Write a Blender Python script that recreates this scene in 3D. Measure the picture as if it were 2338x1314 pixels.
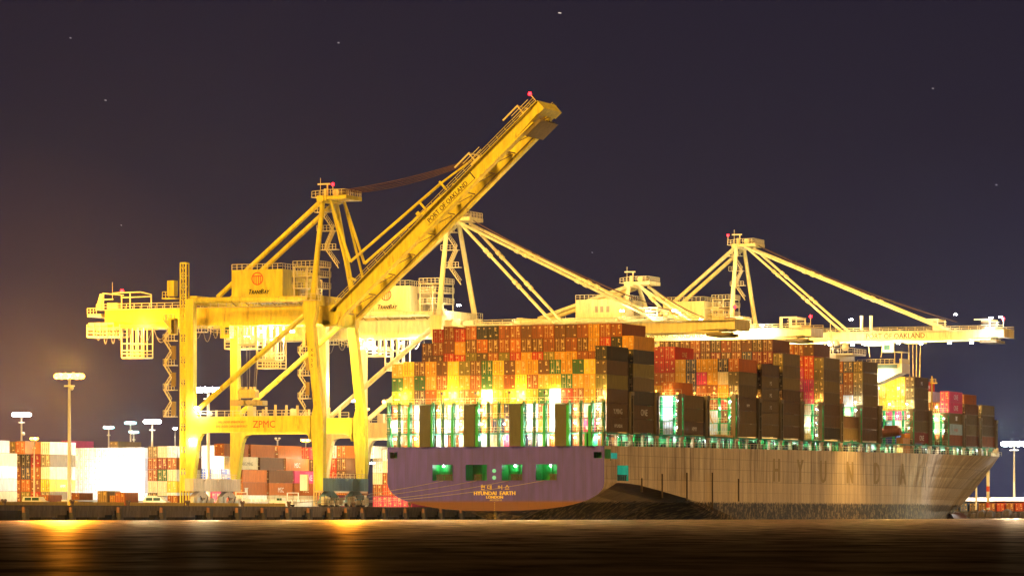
import bpy, math, random
from mathutils import Vector, Matrix
R = random.Random(7)
sc = bpy.context.scene
for o in list(bpy.data.objects): bpy.data.objects.remove(o)
rad = math.radians

# ------------------------------------------------------------------ camera, sky, key light, exposure
HAZE = .000025
CAM = Vector((314.0, -739.3, 0.8)); YAW = 22.76; FPX = 8961.5
cd = bpy.data.cameras.new('camera'); cam = bpy.data.objects.new('camera', cd); sc.collection.objects.link(cam)
cam.location = CAM; cam.rotation_euler = (rad(90), 0, rad(YAW))
cd.sensor_width = 36; cd.lens = 36 * FPX / 2338; cd.shift_y = (1176.5 - 657) / 2338
cd.clip_start = 1; cd.clip_end = 20000
sc.camera = cam
sc.view_settings.view_transform = 'Standard'; sc.view_settings.look = 'None'
sc.view_settings.exposure = 0.0; sc.view_settings.gamma = 1
sc.render.resolution_x = 1024; sc.render.resolution_y = 575
sc.cycles.use_denoising = True
sc.cycles.use_light_tree = True
sc.cycles.sample_clamp_indirect = 4
sc.cycles.max_bounces = 4; sc.cycles.diffuse_bounces = 2; sc.cycles.glossy_bounces = 2
sc.cycles.caustics_reflective = False; sc.cycles.caustics_refractive = False

w = bpy.data.worlds.new('World'); sc.world = w; w.use_nodes = True
nt = w.node_tree; nt.nodes.clear()
def wn(t, **k):
    n = nt.nodes.new(t)
    for a, b in k.items(): setattr(n, a, b)
    return n
tc = wn('ShaderNodeTexCoord'); sep = wn('ShaderNodeSeparateXYZ'); nt.links.new(tc.outputs['Generated'], sep.inputs[0])
dt = wn('ShaderNodeVectorMath', operation='DOT_PRODUCT'); nt.links.new(tc.outputs['Generated'], dt.inputs[0])
dt.inputs[1].default_value = (math.cos(rad(YAW)), math.sin(rad(YAW)), 0)   # east of the harbour
def ramp(inp, pts):
    r = wn('ShaderNodeValToRGB'); e = r.color_ramp.elements
    while len(e) < len(pts): e.new(0.5)
    for k, (p, c) in enumerate(pts): e[k].position = p; e[k].color = (*c, 1)
    nt.links.new(inp, r.inputs[0]); return r.outputs[0]
def mr(inp, a, b, c=0., d=1.):
    m = wn('ShaderNodeMapRange'); m.inputs[1].default_value = a; m.inputs[2].default_value = b
    m.inputs[3].default_value = c; m.inputs[4].default_value = d; nt.links.new(inp, m.inputs[0]); return m.outputs[0]
el = mr(sep.outputs[2], 0, 0.16)
base = ramp(el, [(0, (.048, .036, .062)), (.25, (.032, .024, .044)), (.6, (.025, .019, .036)), (1, (.021, .016, .031))])
lf = mr(dt.outputs['Value'], -.02, -.13)
rt = mr(dt.outputs['Value'], .06, .14)
ge = ramp(el, [(0, (1, 1, 1)), (.35, (.75, .75, .75)), (.6, (.28, .28, .28)), (1, (.02, .02, .02))])
def mul(a, b):
    m = wn('ShaderNodeMix', data_type='RGBA', blend_type='MULTIPLY'); m.inputs[0].default_value = 1
    for s, v in ((6, a), (7, b)):
        if isinstance(v, tuple): m.inputs[s].default_value = (*v, 1)
        else: nt.links.new(v, m.inputs[s])
    return m.outputs[2]
def add(a, b):
    m = wn('ShaderNodeMix', data_type='RGBA', blend_type='ADD'); m.inputs[0].default_value = 1
    nt.links.new(a, m.inputs[6]); nt.links.new(b, m.inputs[7]); return m.outputs[2]
def vlen(ax, az, cx, cz):
    a = wn('ShaderNodeMath', operation='SUBTRACT'); nt.links.new(dt.outputs['Value'], a.inputs[0]); a.inputs[1].default_value = cx
    a2 = wn('ShaderNodeMath', operation='DIVIDE'); nt.links.new(a.outputs[0], a2.inputs[0]); a2.inputs[1].default_value = ax
    c = wn('ShaderNodeMath', operation='SUBTRACT'); nt.links.new(sep.outputs[2], c.inputs[0]); c.inputs[1].default_value = cz
    c2 = wn('ShaderNodeMath', operation='DIVIDE'); nt.links.new(c.outputs[0], c2.inputs[0]); c2.inputs[1].default_value = az
    v = wn('ShaderNodeCombineXYZ'); nt.links.new(a2.outputs[0], v.inputs[0]); nt.links.new(c2.outputs[0], v.inputs[1])
    l = wn('ShaderNodeVectorMath', operation='LENGTH'); nt.links.new(v.outputs[0], l.inputs[0]); return l.outputs['Value']
bl = ramp(vlen(.085, .075, -.135, .022), [(0, (1, 1, 1)), (.25, (.62, .62, .62)), (.55, (.2, .2, .2)), (1, (0, 0, 0))])
g1 = mul(bl, (.15, .050, .020))
ge2 = ramp(el, [(0, (1, 1, 1)), (.3, (.25, .25, .25)), (.6, (0, 0, 0))])
g2 = mul(mul(ge2, rt), (.010, .024, .07))
bg = wn('ShaderNodeBackground'); out = wn('ShaderNodeOutputWorld')
nt.links.new(add(add(base, g1), g2), bg.inputs[0]); bg.inputs[1].default_value = 0.80
nt.links.new(bg.outputs[0], out.inputs[0])

sl = bpy.data.lights.new('yard_key_light', 'SUN'); sl.energy = 5.0; sl.color = (1, .53, .08); sl.angle = rad(20)
so = bpy.data.objects.new('yard_key_light', sl); sc.collection.objects.link(so)
_d = Vector((.08, .90, -.40)).normalized()
so.rotation_euler = _d.to_track_quat('-Z', 'Y').to_euler(); so.location = (300, -500, 150)

# ------------------------------------------------------------------ materials
MATS = {}
def mat(name, col, rough=.6, metal=0., var=.25, streak=True, emit=None, strength=0, scale=.6, spec=.3, rust=0.):
    if name in MATS: return MATS[name]
    m = bpy.data.materials.new(name); m.use_nodes = True; n = m.node_tree; b = n.nodes['Principled BSDF']
    b.inputs['Roughness'].default_value = rough; b.inputs['Metallic'].default_value = metal
    b.inputs['Specular IOR Level'].default_value = spec
    if emit:
        b.inputs['Emission Color'].default_value = (*emit, 1); b.inputs['Emission Strength'].default_value = strength
        b.inputs['Base Color'].default_value = (*col, 1)
    else:
        t = n.nodes.new('ShaderNodeTexCoord'); mp = n.nodes.new('ShaderNodeMapping')
        mp.inputs['Scale'].default_value = (scale * 3, scale * 3, scale * (.45 if streak else 3))
        nz = n.nodes.new('ShaderNodeTexNoise'); nz.inputs['Scale'].default_value = 1; nz.inputs['Detail'].default_value = 6
        nz.inputs['Roughness'].default_value = .65
        n.links.new(t.outputs['Object'], mp.inputs[0]); n.links.new(mp.outputs[0], nz.inputs[0])
        oi = n.nodes.new('ShaderNodeObjectInfo')
        ad = n.nodes.new('ShaderNodeVectorMath'); ad.operation = 'ADD'
        sc_ = n.nodes.new('ShaderNodeVectorMath'); sc_.operation = 'SCALE'; sc_.inputs[0].default_value = (37, 11, 5)
        n.links.new(oi.outputs['Random'], sc_.inputs['Scale']); n.links.new(mp.outputs[0], ad.inputs[0]); n.links.new(sc_.outputs[0], ad.inputs[1])
        n.links.new(ad.outputs[0], nz.inputs[0])
        rp = n.nodes.new('ShaderNodeMapRange'); rp.inputs[1].default_value = .3; rp.inputs[2].default_value = .7
        rp.inputs[3].default_value = 1 - var; rp.inputs[4].default_value = 1 + var * .6
        n.links.new(nz.outputs[0], rp.inputs[0])
        r2 = n.nodes.new('ShaderNodeMapRange'); r2.inputs[3].default_value = 1 - var * .6; r2.inputs[4].default_value = 1 + var * .6
        n.links.new(oi.outputs['Random'], r2.inputs[0])
        mu = n.nodes.new('ShaderNodeMath'); mu.operation = 'MULTIPLY'
        n.links.new(rp.outputs[0], mu.inputs[0]); n.links.new(r2.outputs[0], mu.inputs[1])
        cs = n.nodes.new('ShaderNodeVectorMath'); cs.operation = 'SCALE'; cs.inputs[0].default_value = col
        n.links.new(mu.outputs[0], cs.inputs['Scale']); n.links.new(cs.outputs[0], b.inputs['Base Color'])
        if rust:      # rust runs: streaks drawn out downwards
            m2 = n.nodes.new('ShaderNodeMapping'); m2.inputs['Scale'].default_value = (1.1, 1.1, .16); n.links.new(t.outputs['Object'], m2.inputs[0])
            z2 = n.nodes.new('ShaderNodeTexNoise'); z2.inputs['Scale'].default_value = 1; z2.inputs['Detail'].default_value = 8; z2.inputs['Roughness'].default_value = .7; n.links.new(m2.outputs[0], z2.inputs[0])
            q2 = n.nodes.new('ShaderNodeMapRange'); q2.inputs[1].default_value = .56; q2.inputs[2].default_value = .72; q2.inputs[4].default_value = rust; n.links.new(z2.outputs[0], q2.inputs[0])
            x2 = n.nodes.new('ShaderNodeMix'); x2.data_type = 'RGBA'; n.links.new(q2.outputs[0], x2.inputs[0]); n.links.new(cs.outputs[0], x2.inputs[6]); x2.inputs[7].default_value = (.16, .075, .02, 1); n.links.new(x2.outputs[2], b.inputs['Base Color'])
        bp = n.nodes.new('ShaderNodeBump'); bp.inputs['Strength'].default_value = .15; bp.inputs['Distance'].default_value = .05
        n.links.new(nz.outputs[0], bp.inputs['Height']); n.links.new(bp.outputs[0], b.inputs['Normal'])
    MATS[name] = m; return m

CYEL = mat('crane_sodium_tint', (.86, .73, .07), .5, var=.24, scale=.35, rust=.75)  # cream crane steel with the sodium glow put into its colour
CCRM = mat('crane_cream', (.88, .74, .34), .5, var=.22, scale=.35, rust=.6)
CGRY = mat('sill_ship_glow', (.20, .36, .42), .5, var=.2)  # greenish light from the ship, put into the sill colour
RAILY = mat('rail_paint', (.80, .70, .42), .5, var=.1)
DARK = mat('dark_steel', (.05, .045, .04), .5)
GRAT = mat('grating', (.22, .17, .08), .7)
CABLE = mat('cable', (.16, .08, .04), .6)
FEST = mat('festoon_cable', (.30, .26, .22), .6)
INK = mat('black_ink', (.02, .018, .02), .6, var=0.1)
INKR = mat('red_ink', (.65, .10, .03), .6, var=0.1)
WHITEINK = mat('white_ink', (.80, .80, .78), .6, var=0.05)
GOLDINK = mat('gold_ink', (.80, .62, .12), .6, var=0.05)
GREEN = mat('deck_green', (.03, .45, .13), .5, var=.25)
GREEND = mat('bridge_green', (.03, .22, .12), .5, var=.25)
PANEL = mat('vent_panel', (.07, .07, .045), .6, var=.2)
POSTB = mat('lashing_post', (.20, .16, .09), .55, var=.25)
GLASS = mat('cab_glass', (.03, .08, .07), .1, spec=.8, var=.05)
WPAINT = mat('white_paint', (.80, .78, .74), .5, var=.08)
TYRE = mat('tyre_rubber', (.02, .02, .02), .8)
E_SOD = mat('sodium_lamp', (1, .7, .3), emit=(1, .46, .06), strength=9)
E_WHT = mat('white_lamp', (1, 1, 1), emit=(.90, .97, 1), strength=60)
E_CYN = mat('cyan_lamp', (1, 1, 1), emit=(.30, .88, 1), strength=2.8)
E_RED = mat('red_lamp', (1, .1, .1), emit=(1, .006, .015), strength=14)
E_STAR = mat('star_glow', (1, 1, 1), emit=(.55, .75, 1), strength=.7)

# ------------------------------------------------------------------ mesh builder
class MB:
    def __init__(s): s.v = []; s.f = []; s.m = []
    def quad(s, pts, mi=0):
        k = len(s.v); s.v += [tuple(p) for p in pts]; s.f.append(tuple(range(k, k + len(pts)))); s.m.append(mi)
    def hexa(s, p, mi=0):     # 8 points: bottom loop 0-3, top loop 4-7
        k = len(s.v); s.v += [tuple(q) for q in p]
        for f in ((0, 3, 2, 1), (4, 5, 6, 7), (0, 1, 5, 4), (1, 2, 6, 5), (2, 3, 7, 6), (3, 0, 4, 7)):
            s.f.append(tuple(k + i for i in f)); s.m.append(mi)
    def box(s, x0, x1, y0, y1, z0, z1, mi=0):
        if x0 > x1: x0, x1 = x1, x0
        if y0 > y1: y0, y1 = y1, y0
        if z0 > z1: z0, z1 = z1, z0
        s.hexa([(x0, y0, z0), (x1, y0, z0), (x1, y1, z0), (x0, y1, z0), (x0, y0, z1), (x1, y0, z1), (x1, y1, z1), (x0, y1, z1)], mi)
    def bar(s, a, b, w_, h_=None, mi=0, up=(0, 0, 1)):     # rectangular beam between two points
        a = Vector(a); b = Vector(b); d = (b - a).normalized(); u = Vector(up)
        if abs(d.dot(u)) > .99: u = Vector((1, 0, 0))
        sx = d.cross(u).normalized() * (w_ / 2); uz = sx.cross(d).normalized() * ((h_ or w_) / 2)
        s.hexa([a - sx - uz, a + sx - uz, b + sx - uz, b - sx - uz, a - sx + uz, a + sx + uz, b + sx + uz, b - sx + uz], mi)
    def tube(s, a, b, r0, r1=None, n=10, mi=0, cap=True):
        a = Vector(a); b = Vector(b); d = (b - a).normalized(); u = Vector((0, 0, 1)) if abs(d.z) < .95 else Vector((1, 0, 0))
        e1 = d.cross(u).normalized(); e2 = d.cross(e1); r1 = r0 if r1 is None else r1; k = len(s.v)
        for q, r in ((a, r0), (b, r1)):
            for i in range(n):
                t = 2 * math.pi * i / n; s.v.append(tuple(q + e1 * (r * math.cos(t)) + e2 * (r * math.sin(t))))
        for i in range(n):
            j = (i + 1) % n; s.f.append((k + i, k + j, k + n + j, k + n + i)); s.m.append(mi)
        if cap: s.f.append(tuple(range(k, k + n))); s.m.append(mi); s.f.append(tuple(range(k + 2 * n - 1, k + n - 1, -1))); s.m.append(mi)
    def ball(s, c, r, mi=0, n=8, sq=1.):
        k = len(s.v); c = Vector(c)
        for i in range(1, n // 2 + 1):
            t = math.pi * i / (n // 2 + 1)
            for j in range(n):
                p = 2 * math.pi * j / n
                s.v.append((c.x + r * math.sin(t) * math.cos(p), c.y + r * math.sin(t) * math.sin(p), c.z + r * sq * math.cos(t)))
        top = len(s.v); s.v.append((c.x, c.y, c.z + r * sq)); bot = top + 1; s.v.append((c.x, c.y, c.z - r * sq)); rows = n // 2
        for j in range(n):
            j2 = (j + 1) % n
            s.f.append((top, k + j, k + j2)); s.m.append(mi)
            for i in range(rows - 1):
                s.f.append((k + i * n + j, k + (i + 1) * n + j, k + (i + 1) * n + j2, k + i * n + j2)); s.m.append(mi)
            s.f.append((k + (rows - 1) * n + j, bot, k + (rows - 1) * n + j2)); s.m.append(mi)
    def rail(s, pts, h=1.1, post=1.8, t=.10, mi=0, mid=True):
        for a, b in zip(pts, pts[1:]):
            a = Vector(a); b = Vector(b); L = (b - a).length
            s.bar(a + Vector((0, 0, h)), b + Vector((0, 0, h)), t, t, mi)
            if mid: s.bar(a + Vector((0, 0, h * .5)), b + Vector((0, 0, h * .5)), t * .7, t * .7, mi)
            n = max(1, round(L / post))
            for i in range(n + 1):
                p = a.lerp(b, i / n); s.bar(p, p + Vector((0, 0, h)), t, t, mi)
    def text(s, body, o, e1, e2, size, mi=0, align='CENTER', xs=1.):
        vs, fs = glyphs(body, align); k = len(s.v); o = Vector(o); e1 = Vector(e1).normalized(); e2 = Vector(e2).normalized()
        s.v += [tuple(o + e1 * (x * size * xs) + e2 * (y * size)) for x, y in vs]
        for f in fs: s.f.append(tuple(k + i for i in f)); s.m.append(mi)
    def build(s, name, mats, parent=None, smooth=False):
        me = bpy.data.meshes.new(name)
        off = Vector((0, 0, 0))
        if parent is not None: off = Vector(ORG.get(parent.name, (0, 0, 0)))
        me.from_pydata([(x - off.x, y - off.y, z - off.z) for x, y, z in s.v], [], s.f)
        if not isinstance(mats, (list, tuple)): mats = [mats]
        for m in mats: me.materials.append(m)
        me.polygons.foreach_set('material_index', s.m)
        if smooth: me.polygons.foreach_set('use_smooth', [True] * len(s.f))
        me.update()
        o = bpy.data.objects.new(name, me); sc.collection.objects.link(o)
        if parent is not None: o.parent = parent; ORG[o.name] = tuple(off)
        return o
ORG = {}
_gl = {}
def glyphs(body, align):
    if (body, align) in _gl: return _gl[(body, align)]
    c = bpy.data.curves.new('t', 'FONT'); c.body = body; c.size = 1; c.align_x = align; c.resolution_u = 2
    o = bpy.data.objects.new('t', c); sc.collection.objects.link(o)
    dg = bpy.context.evaluated_depsgraph_get(); me = bpy.data.meshes.new_from_object(o.evaluated_get(dg))
    r = ([(v.co.x, v.co.y) for v in me.vertices], [tuple(p.vertices) for p in me.polygons])
    bpy.data.objects.remove(o); bpy.data.curves.remove(c); bpy.data.meshes.remove(me); _gl[(body, align)] = r; return r
def tag(o, label, cat, group=None, kind=None):
    o['label'] = label; o['category'] = cat
    if group: o['group'] = group
    if kind: o['kind'] = kind
    return o
def struct(o, kind='structure', label=None):
    o['kind'] = kind
    if label: o['label'] = label
    return o
def empty(name, loc, label, cat, group=None):
    o = bpy.data.objects.new(name, None); sc.collection.objects.link(o); o.location = loc; o.empty_display_size = .5
    ORG[o.name] = tuple(loc); return tag(o, label, cat, group)
def light(loc, col, power, parent=None, radius=.3, spot=None, aim=None, name='lamp_or_added_light'):
    d = bpy.data.lights.new(name, 'SPOT' if spot else 'POINT'); d.energy = power; d.color = col; d.shadow_soft_size = radius
    if spot: d.spot_size = rad(spot); d.spot_blend = 1.0
    o = bpy.data.objects.new(name, d); sc.collection.objects.link(o)
    off = Vector((0, 0, 0))
    if parent is not None: off = Vector(ORG.get(parent.name, (0, 0, 0))); o.parent = parent
    o.location = Vector(loc) - off
    if aim is not None: o.rotation_euler = (Vector(aim) - Vector(loc)).to_track_quat('-Z', 'Y').to_euler()
    return o
SOD = (1, .50, .10); WHT = (.92, .97, 1); GRN = (.55, 1, .72); WRM = (1, .80, .42); CYN = (.5, .9, 1)
ORD = ['zeroth', 'first', 'second', 'third', 'fourth', 'fifth', 'sixth', 'seventh', 'eighth', 'ninth', 'tenth', 'eleventh', 'twelfth',
       'thirteenth', 'fourteenth', 'fifteenth', 'sixteenth', 'seventeenth', 'eighteenth', 'nineteenth', 'twentieth']
NUM = ['', 'lowest', 'second', 'third', 'fourth', 'fifth', 'sixth', 'seventh', 'eighth', 'ninth']
# ------------------------------------------------------------------ water, quay, far shore
def water():
    b = MB(); b.quad([(-3000, -1500, 0), (4000, -1500, 0), (4000, 9000, 0), (-3000, 9000, 0)])
    m = bpy.data.materials.new('harbour_water'); m.use_nodes = True; n = m.node_tree; n.nodes.clear()
    t = n.nodes.new('ShaderNodeTexCoord'); mp = n.nodes.new('ShaderNodeMapping'); n.links.new(t.outputs['Object'], mp.inputs[0])
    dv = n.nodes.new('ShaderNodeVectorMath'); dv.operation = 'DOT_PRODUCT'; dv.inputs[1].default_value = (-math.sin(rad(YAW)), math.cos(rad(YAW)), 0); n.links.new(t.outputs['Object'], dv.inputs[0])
    def mrg(a, c, d, e):     # painted fade: mirror share drops towards the camera, brightest by the quay
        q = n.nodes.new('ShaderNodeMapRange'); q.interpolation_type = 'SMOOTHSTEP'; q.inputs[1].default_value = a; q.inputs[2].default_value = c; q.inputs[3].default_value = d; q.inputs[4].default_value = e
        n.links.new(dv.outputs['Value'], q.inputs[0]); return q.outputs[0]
    mp0 = mp; mp0.inputs['Rotation'].default_value = (0, 0, rad(-YAW)); mp = n.nodes.new('ShaderNodeMapping'); n.links.new(mp0.outputs[0], mp.inputs[0]); mp.inputs['Scale'].default_value = (.55, .20, 1)
    def ns(s_, d):
        z = n.nodes.new('ShaderNodeTexNoise'); z.inputs['Scale'].default_value = s_; z.inputs['Detail'].default_value = d; z.inputs['Roughness'].default_value = .6; n.links.new(mp.outputs[0], z.inputs[0]); return z.outputs[0]
    def mth(op, a, c):
        q = n.nodes.new('ShaderNodeMath'); q.operation = op
        for i, v in enumerate((a, c)):
            if isinstance(v, (int, float)): q.inputs[i].default_value = v
            else: n.links.new(v, q.inputs[i])
        return q.outputs[0]
    hgt = mth('ADD', ns(1.0, 6), mth('MULTIPLY', ns(.15, 3), 2.0))
    bp = n.nodes.new('ShaderNodeBump'); bp.inputs['Strength'].default_value = .35; bp.inputs['Distance'].default_value = .2; n.links.new(hgt, bp.inputs['Height'])
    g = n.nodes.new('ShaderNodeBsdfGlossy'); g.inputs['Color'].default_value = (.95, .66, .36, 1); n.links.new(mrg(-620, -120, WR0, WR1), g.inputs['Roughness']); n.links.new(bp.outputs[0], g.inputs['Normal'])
    d = n.nodes.new('ShaderNodeBsdfDiffuse'); d.inputs['Color'].default_value = (.006, .004, .003, 1)
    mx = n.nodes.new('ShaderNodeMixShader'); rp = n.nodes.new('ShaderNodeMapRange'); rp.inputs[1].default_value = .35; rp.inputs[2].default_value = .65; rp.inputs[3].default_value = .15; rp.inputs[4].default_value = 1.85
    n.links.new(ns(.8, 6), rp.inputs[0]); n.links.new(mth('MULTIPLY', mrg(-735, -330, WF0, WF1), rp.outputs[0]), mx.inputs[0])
    n.links.new(d.outputs[0], mx.inputs[1]); n.links.new(g.outputs[0], mx.inputs[2])
    o_ = n.nodes.new('ShaderNodeOutputMaterial'); n.links.new(mx.outputs[0], o_.inputs[0])
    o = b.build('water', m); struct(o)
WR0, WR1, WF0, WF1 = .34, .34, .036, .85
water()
QZ = 2.65
CONC = mat('quay_concrete', (.24, .19, .14), .8, var=.5, scale=.5)
CONCD = mat('quay_recess_shade', (.045, .032, .022), .9, var=.4)
ASPH = mat('yard_asphalt', (.10, .09, .08), .85, var=.3, streak=False)
YEL = mat('kerb_yellow', (.78, .52, .05), .6, var=.2)
FENDY = [-143.9, -127.3, -109.7, -93.1, -74.1, -62.1, -51.1, -40.1, -30.5, -20.9, -12.9, -4.9, 5.8, 16.6, 26., 35.2, 46, 58, 70]
b = MB(); b.quad([(-3000, -450, QZ), (-27.6, -450, QZ), (-27.6, 2500, QZ), (-3000, 2500, QZ)])
struct(b.build('apron', ASPH))
b = MB()
b.box(-30, -27.6, -450, 2500, 1.75, QZ - .004, 0)                   # cap beam
b.box(-31.5, -30.2, -450, 2500, -1, 1.75, 1)                         # solid dark box, painted as the shade under the deck
ys = sorted(FENDY)
for a, c in zip(ys, ys[1:]):
    b.box(-28.6, -27.75, a + .9, a + (c - a) * .72, .55, 1.75, 0)       # hanging fascia panels
    b.box(-28.6, -28.1, a + .9 + (c - a) * .70, c - .7, .95, 1.75, 0)
    k = 0
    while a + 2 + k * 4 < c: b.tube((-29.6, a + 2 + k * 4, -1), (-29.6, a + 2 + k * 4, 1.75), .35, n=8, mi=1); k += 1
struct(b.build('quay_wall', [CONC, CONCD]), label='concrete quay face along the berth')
FEND = mat('fender_timber', (.10, .095, .10), .8, var=.4); FRUST = mat('fender_cap', (.45, .22, .14), .8)
for i, y in enumerate(FENDY):
    b = MB(); b.box(-27.6, -26.95, y - .65, y + .65, -.4, 2.15, 0)
    for q in (-.33, 0, .33): b.box(-26.95, -26.88, y + q - .12, y + q + .12, -.3, 2.1, 0)
    o = b.build('fender', FEND); c = MB(); c.box(-27.5, -27.0, y - 1.0, y - .65, 1.4, 2.35); c.build('rubber_cap', FRUST, o)
    tag(o, f'dark timber fender on the quay face, {ORD[i + 1]} from the left end', 'fender', 'timber fenders along the quay face')
b = MB()
for a, c in ((-450, -127.2), (-125, -106.2), (-104.2, -82.7), (-80.7, -59.8), (-57.8, -39.3)): b.box(-28.9, -28.4, a, c, QZ + .004, QZ + .62)
tag(b.build('bull_rail', YEL), 'yellow painted bull rail along the quay edge left of the white pickup', 'rail')
BOL = mat('bollard_iron', (.16, .10, .08), .6)
for i, y in enumerate([-150, -126.1, -105.2, -81.7, -58.8, -38.3, -8, 20, 45]):
    b = MB(); b.tube((-28.1, y, QZ), (-28.1, y, QZ + .5), .32, .22, mi=0)
    b.bar((-28.1, y - .1, QZ + .35), (-28.1, y - .65, QZ + .95), .34, .3); b.bar((-28.1, y + .1, QZ + .35), (-28.1, y + .65, QZ + .95), .34, .3)
    tag(b.build('bollard', BOL), f'dark horned mooring bollard on the quay edge, {ORD[i + 1]} from the left', 'bollard', 'mooring bollards on the quay edge')

# ------------------------------------------------------------------ shipping containers
PAL = dict(orange=(.46, .118, .008), rust=(.29, .075, .010), brown=(.15, .055, .015), darkbrown=(.10, .055, .02), yellow=(.88, .56, .03),
           gold=(.64, .30, .014), green=(.03, .12, .03), olive=(.20, .16, .03), black=(.03, .026, .02), red=(.50, .032, .008), pink=(.66, .05, .16),
           white=(.80, .80, .80), blue=(.05, .11, .32), navy=(.06, .055, .08), cream=(.74, .62, .40), lightblue=(.35, .50, .58), tan=(.25, .17, .06), maroon=(.22, .025, .015), umber=(.125, .085, .028), khaki=(.175, .125, .04))
WORD = dict(orange='orange', rust='rust coloured', brown='brown', darkbrown='dark brown', yellow='yellow', gold='golden', green='dark green', olive='olive',
            black='black', red='red', pink='pink', white='white', blue='blue', navy='navy', cream='cream', lightblue='pale blue', tan='tan', maroon='maroon', umber='dull brown', khaki='olive brown')
for k, c in PAL.items(): mat('container_' + k, c, .55, var=.30, scale=1.0, rust=.55)
SIDED = {}
for k, c in PAL.items():      # umber and khaki paint the dimness of the stack sides
    pass
BARL = mat('locking_bar_light', (.55, .38, .16), .5, var=.1); BARD = mat('locking_bar_dark', (.10, .06, .03), .5, var=.1)
PLATE = mat('number_plate', (.80, .60, .26), .5, var=.05)
_cm = {}
def container_meshes(col, L, H, variant):
    key = (col, L, round(H, 2), variant)
    if key in _cm: return _cm[key]
    rr = random.Random(hash(key) if False else (len(col) * 31 + variant * 7 + int(H * 100)))
    w2 = 1.219; m = MATS['container_' + col]
    b = MB(); H1 = H - .03
    for x in (-w2, w2 - .13):
        for y in (0, L - .16): b.box(x, x + .13, y, y + .16, .02, H1)
    for x in (-w2 + .003, w2 - .133):       # rails
        b.box(x, x + .13, .16, L - .16, .02, .20); b.box(x, x + .13, .16, L - .16, H1 - .12, H1 - .003)
    b.box(-w2 + .13, w2 - .13, .02, .12, .02, .18); b.box(-w2 + .13, w2 - .13, .02, .12, H1 - .14, H1 - .004)
    b.quad([(-w2 + .02, .1, H1 - .03), (w2 - .02, .1, H1 - .03), (w2 - .02, L - .05, H1 - .03), (-w2 + .02, L - .05, H1 - .03)])
    b.quad([(-w2 + .1, L - .06, .1), (w2 - .1, L - .06, .1), (w2 - .1, L - .06, H1), (-w2 + .1, L - .06, H1)])
    b.quad([(-w2 + .05, .1, .1), (-w2 + .05, L, .1), (-w2 + .05, L, H1), (-w2 + .05, .1, H1)])
    n = int(L / .56); y0 = .16; st = (L - .32) / n; x0, x1 = w2 - .02, w2 - .085      # corrugated side
    for i in range(n):
        a = y0 + i * st
        for (ya, xa, yb, xb) in ((a, x1, a + st * .18, x0), (a + st * .18, x0, a + st * .5, x0), (a + st * .5, x0, a + st * .68, x1), (a + st * .68, x1, a + st, x1)):
            b.quad([(xa, ya, .18), (xb, yb, .18), (xb, yb, H1 - .1), (xa, ya, H1 - .1)])
    def mesh(bb, nm, mats):
        me = bpy.data.meshes.new(nm); me.from_pydata(bb.v, [], bb.f)
        for q in mats: me.materials.append(q)
        me.polygons.foreach_set('material_index', bb.m); me.update(); return me
    body = mesh(b, 'body', [m]); doors = []
    bar = BARL if variant in (1, 3) else BARD
    for s in (-1, 1):
        d = MB(); xa, xb = (-w2 + .14, -.015) if s < 0 else (.015, w2 - .14)
        d.box(xa, xb, .07, .12, .19, H1 - .15, 0)
        for z in (.25, .5, .75): d.box(xa + .06, xb - .06, .045, .07, .19 + (H1 - .34) * z - .03, .19 + (H1 - .34) * z + .03, 0)
        for f in (.26, .76):
            xx = xa + (xb - xa) * f; d.box(xx - .028, xx + .028, 0, .04, .12, H1 - .08, 1)
            for z in (.14, .45, .86): d.box(xx - .07, xx + .07, -.01, .045, .2 + (H1 - .4) * z, .27 + (H1 - .4) * z, 1)
        d.box(xa + .25 if s < 0 else xa + .1, xa + .75 if s < 0 else xa + .62, -.012, .04, 1.0, 1.07, 1)
        # number plates and markings
        if s > 0:
            for q in range(3 + variant): 
                z = H1 - .45 - q * .16; d.box(xa + .3, xa + .3 + .2 + .32 * rr.random(), .03, .068, z, z + .09, 2)
            d.box(xa + .55, xb - .12, .03, .066, .42 + .15 * variant, .66 + .15 * variant, 2)
        else:
            d.box(xa + .12, xa + .12 + .3 + .2 * rr.random(), .03, .066, H1 - .62, H1 - .40, 2)
            if variant > 1: d.box(xa + .3, xa + .62, .03, .066, .5, .8, 2)
        doors.append(mesh(d, 'door', [m, bar, PLATE]))
    _cm[key] = (body, doors); return _cm[key]
REC = []        # every container: dict(x,y,z,L,H,col,label,group,doors,text,vis)
LETTER = {}
def rec(x, y, z, H, col, where, group, L=12.19, doors=True, text=None, vis=1., front=None):
    REC.append(dict(x=x, y=y, z=z, H=H, col=col, where=where, group=group, L=L, doors=doors, text=text, vis=vis, front=front, v=R.randrange(4)))
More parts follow.
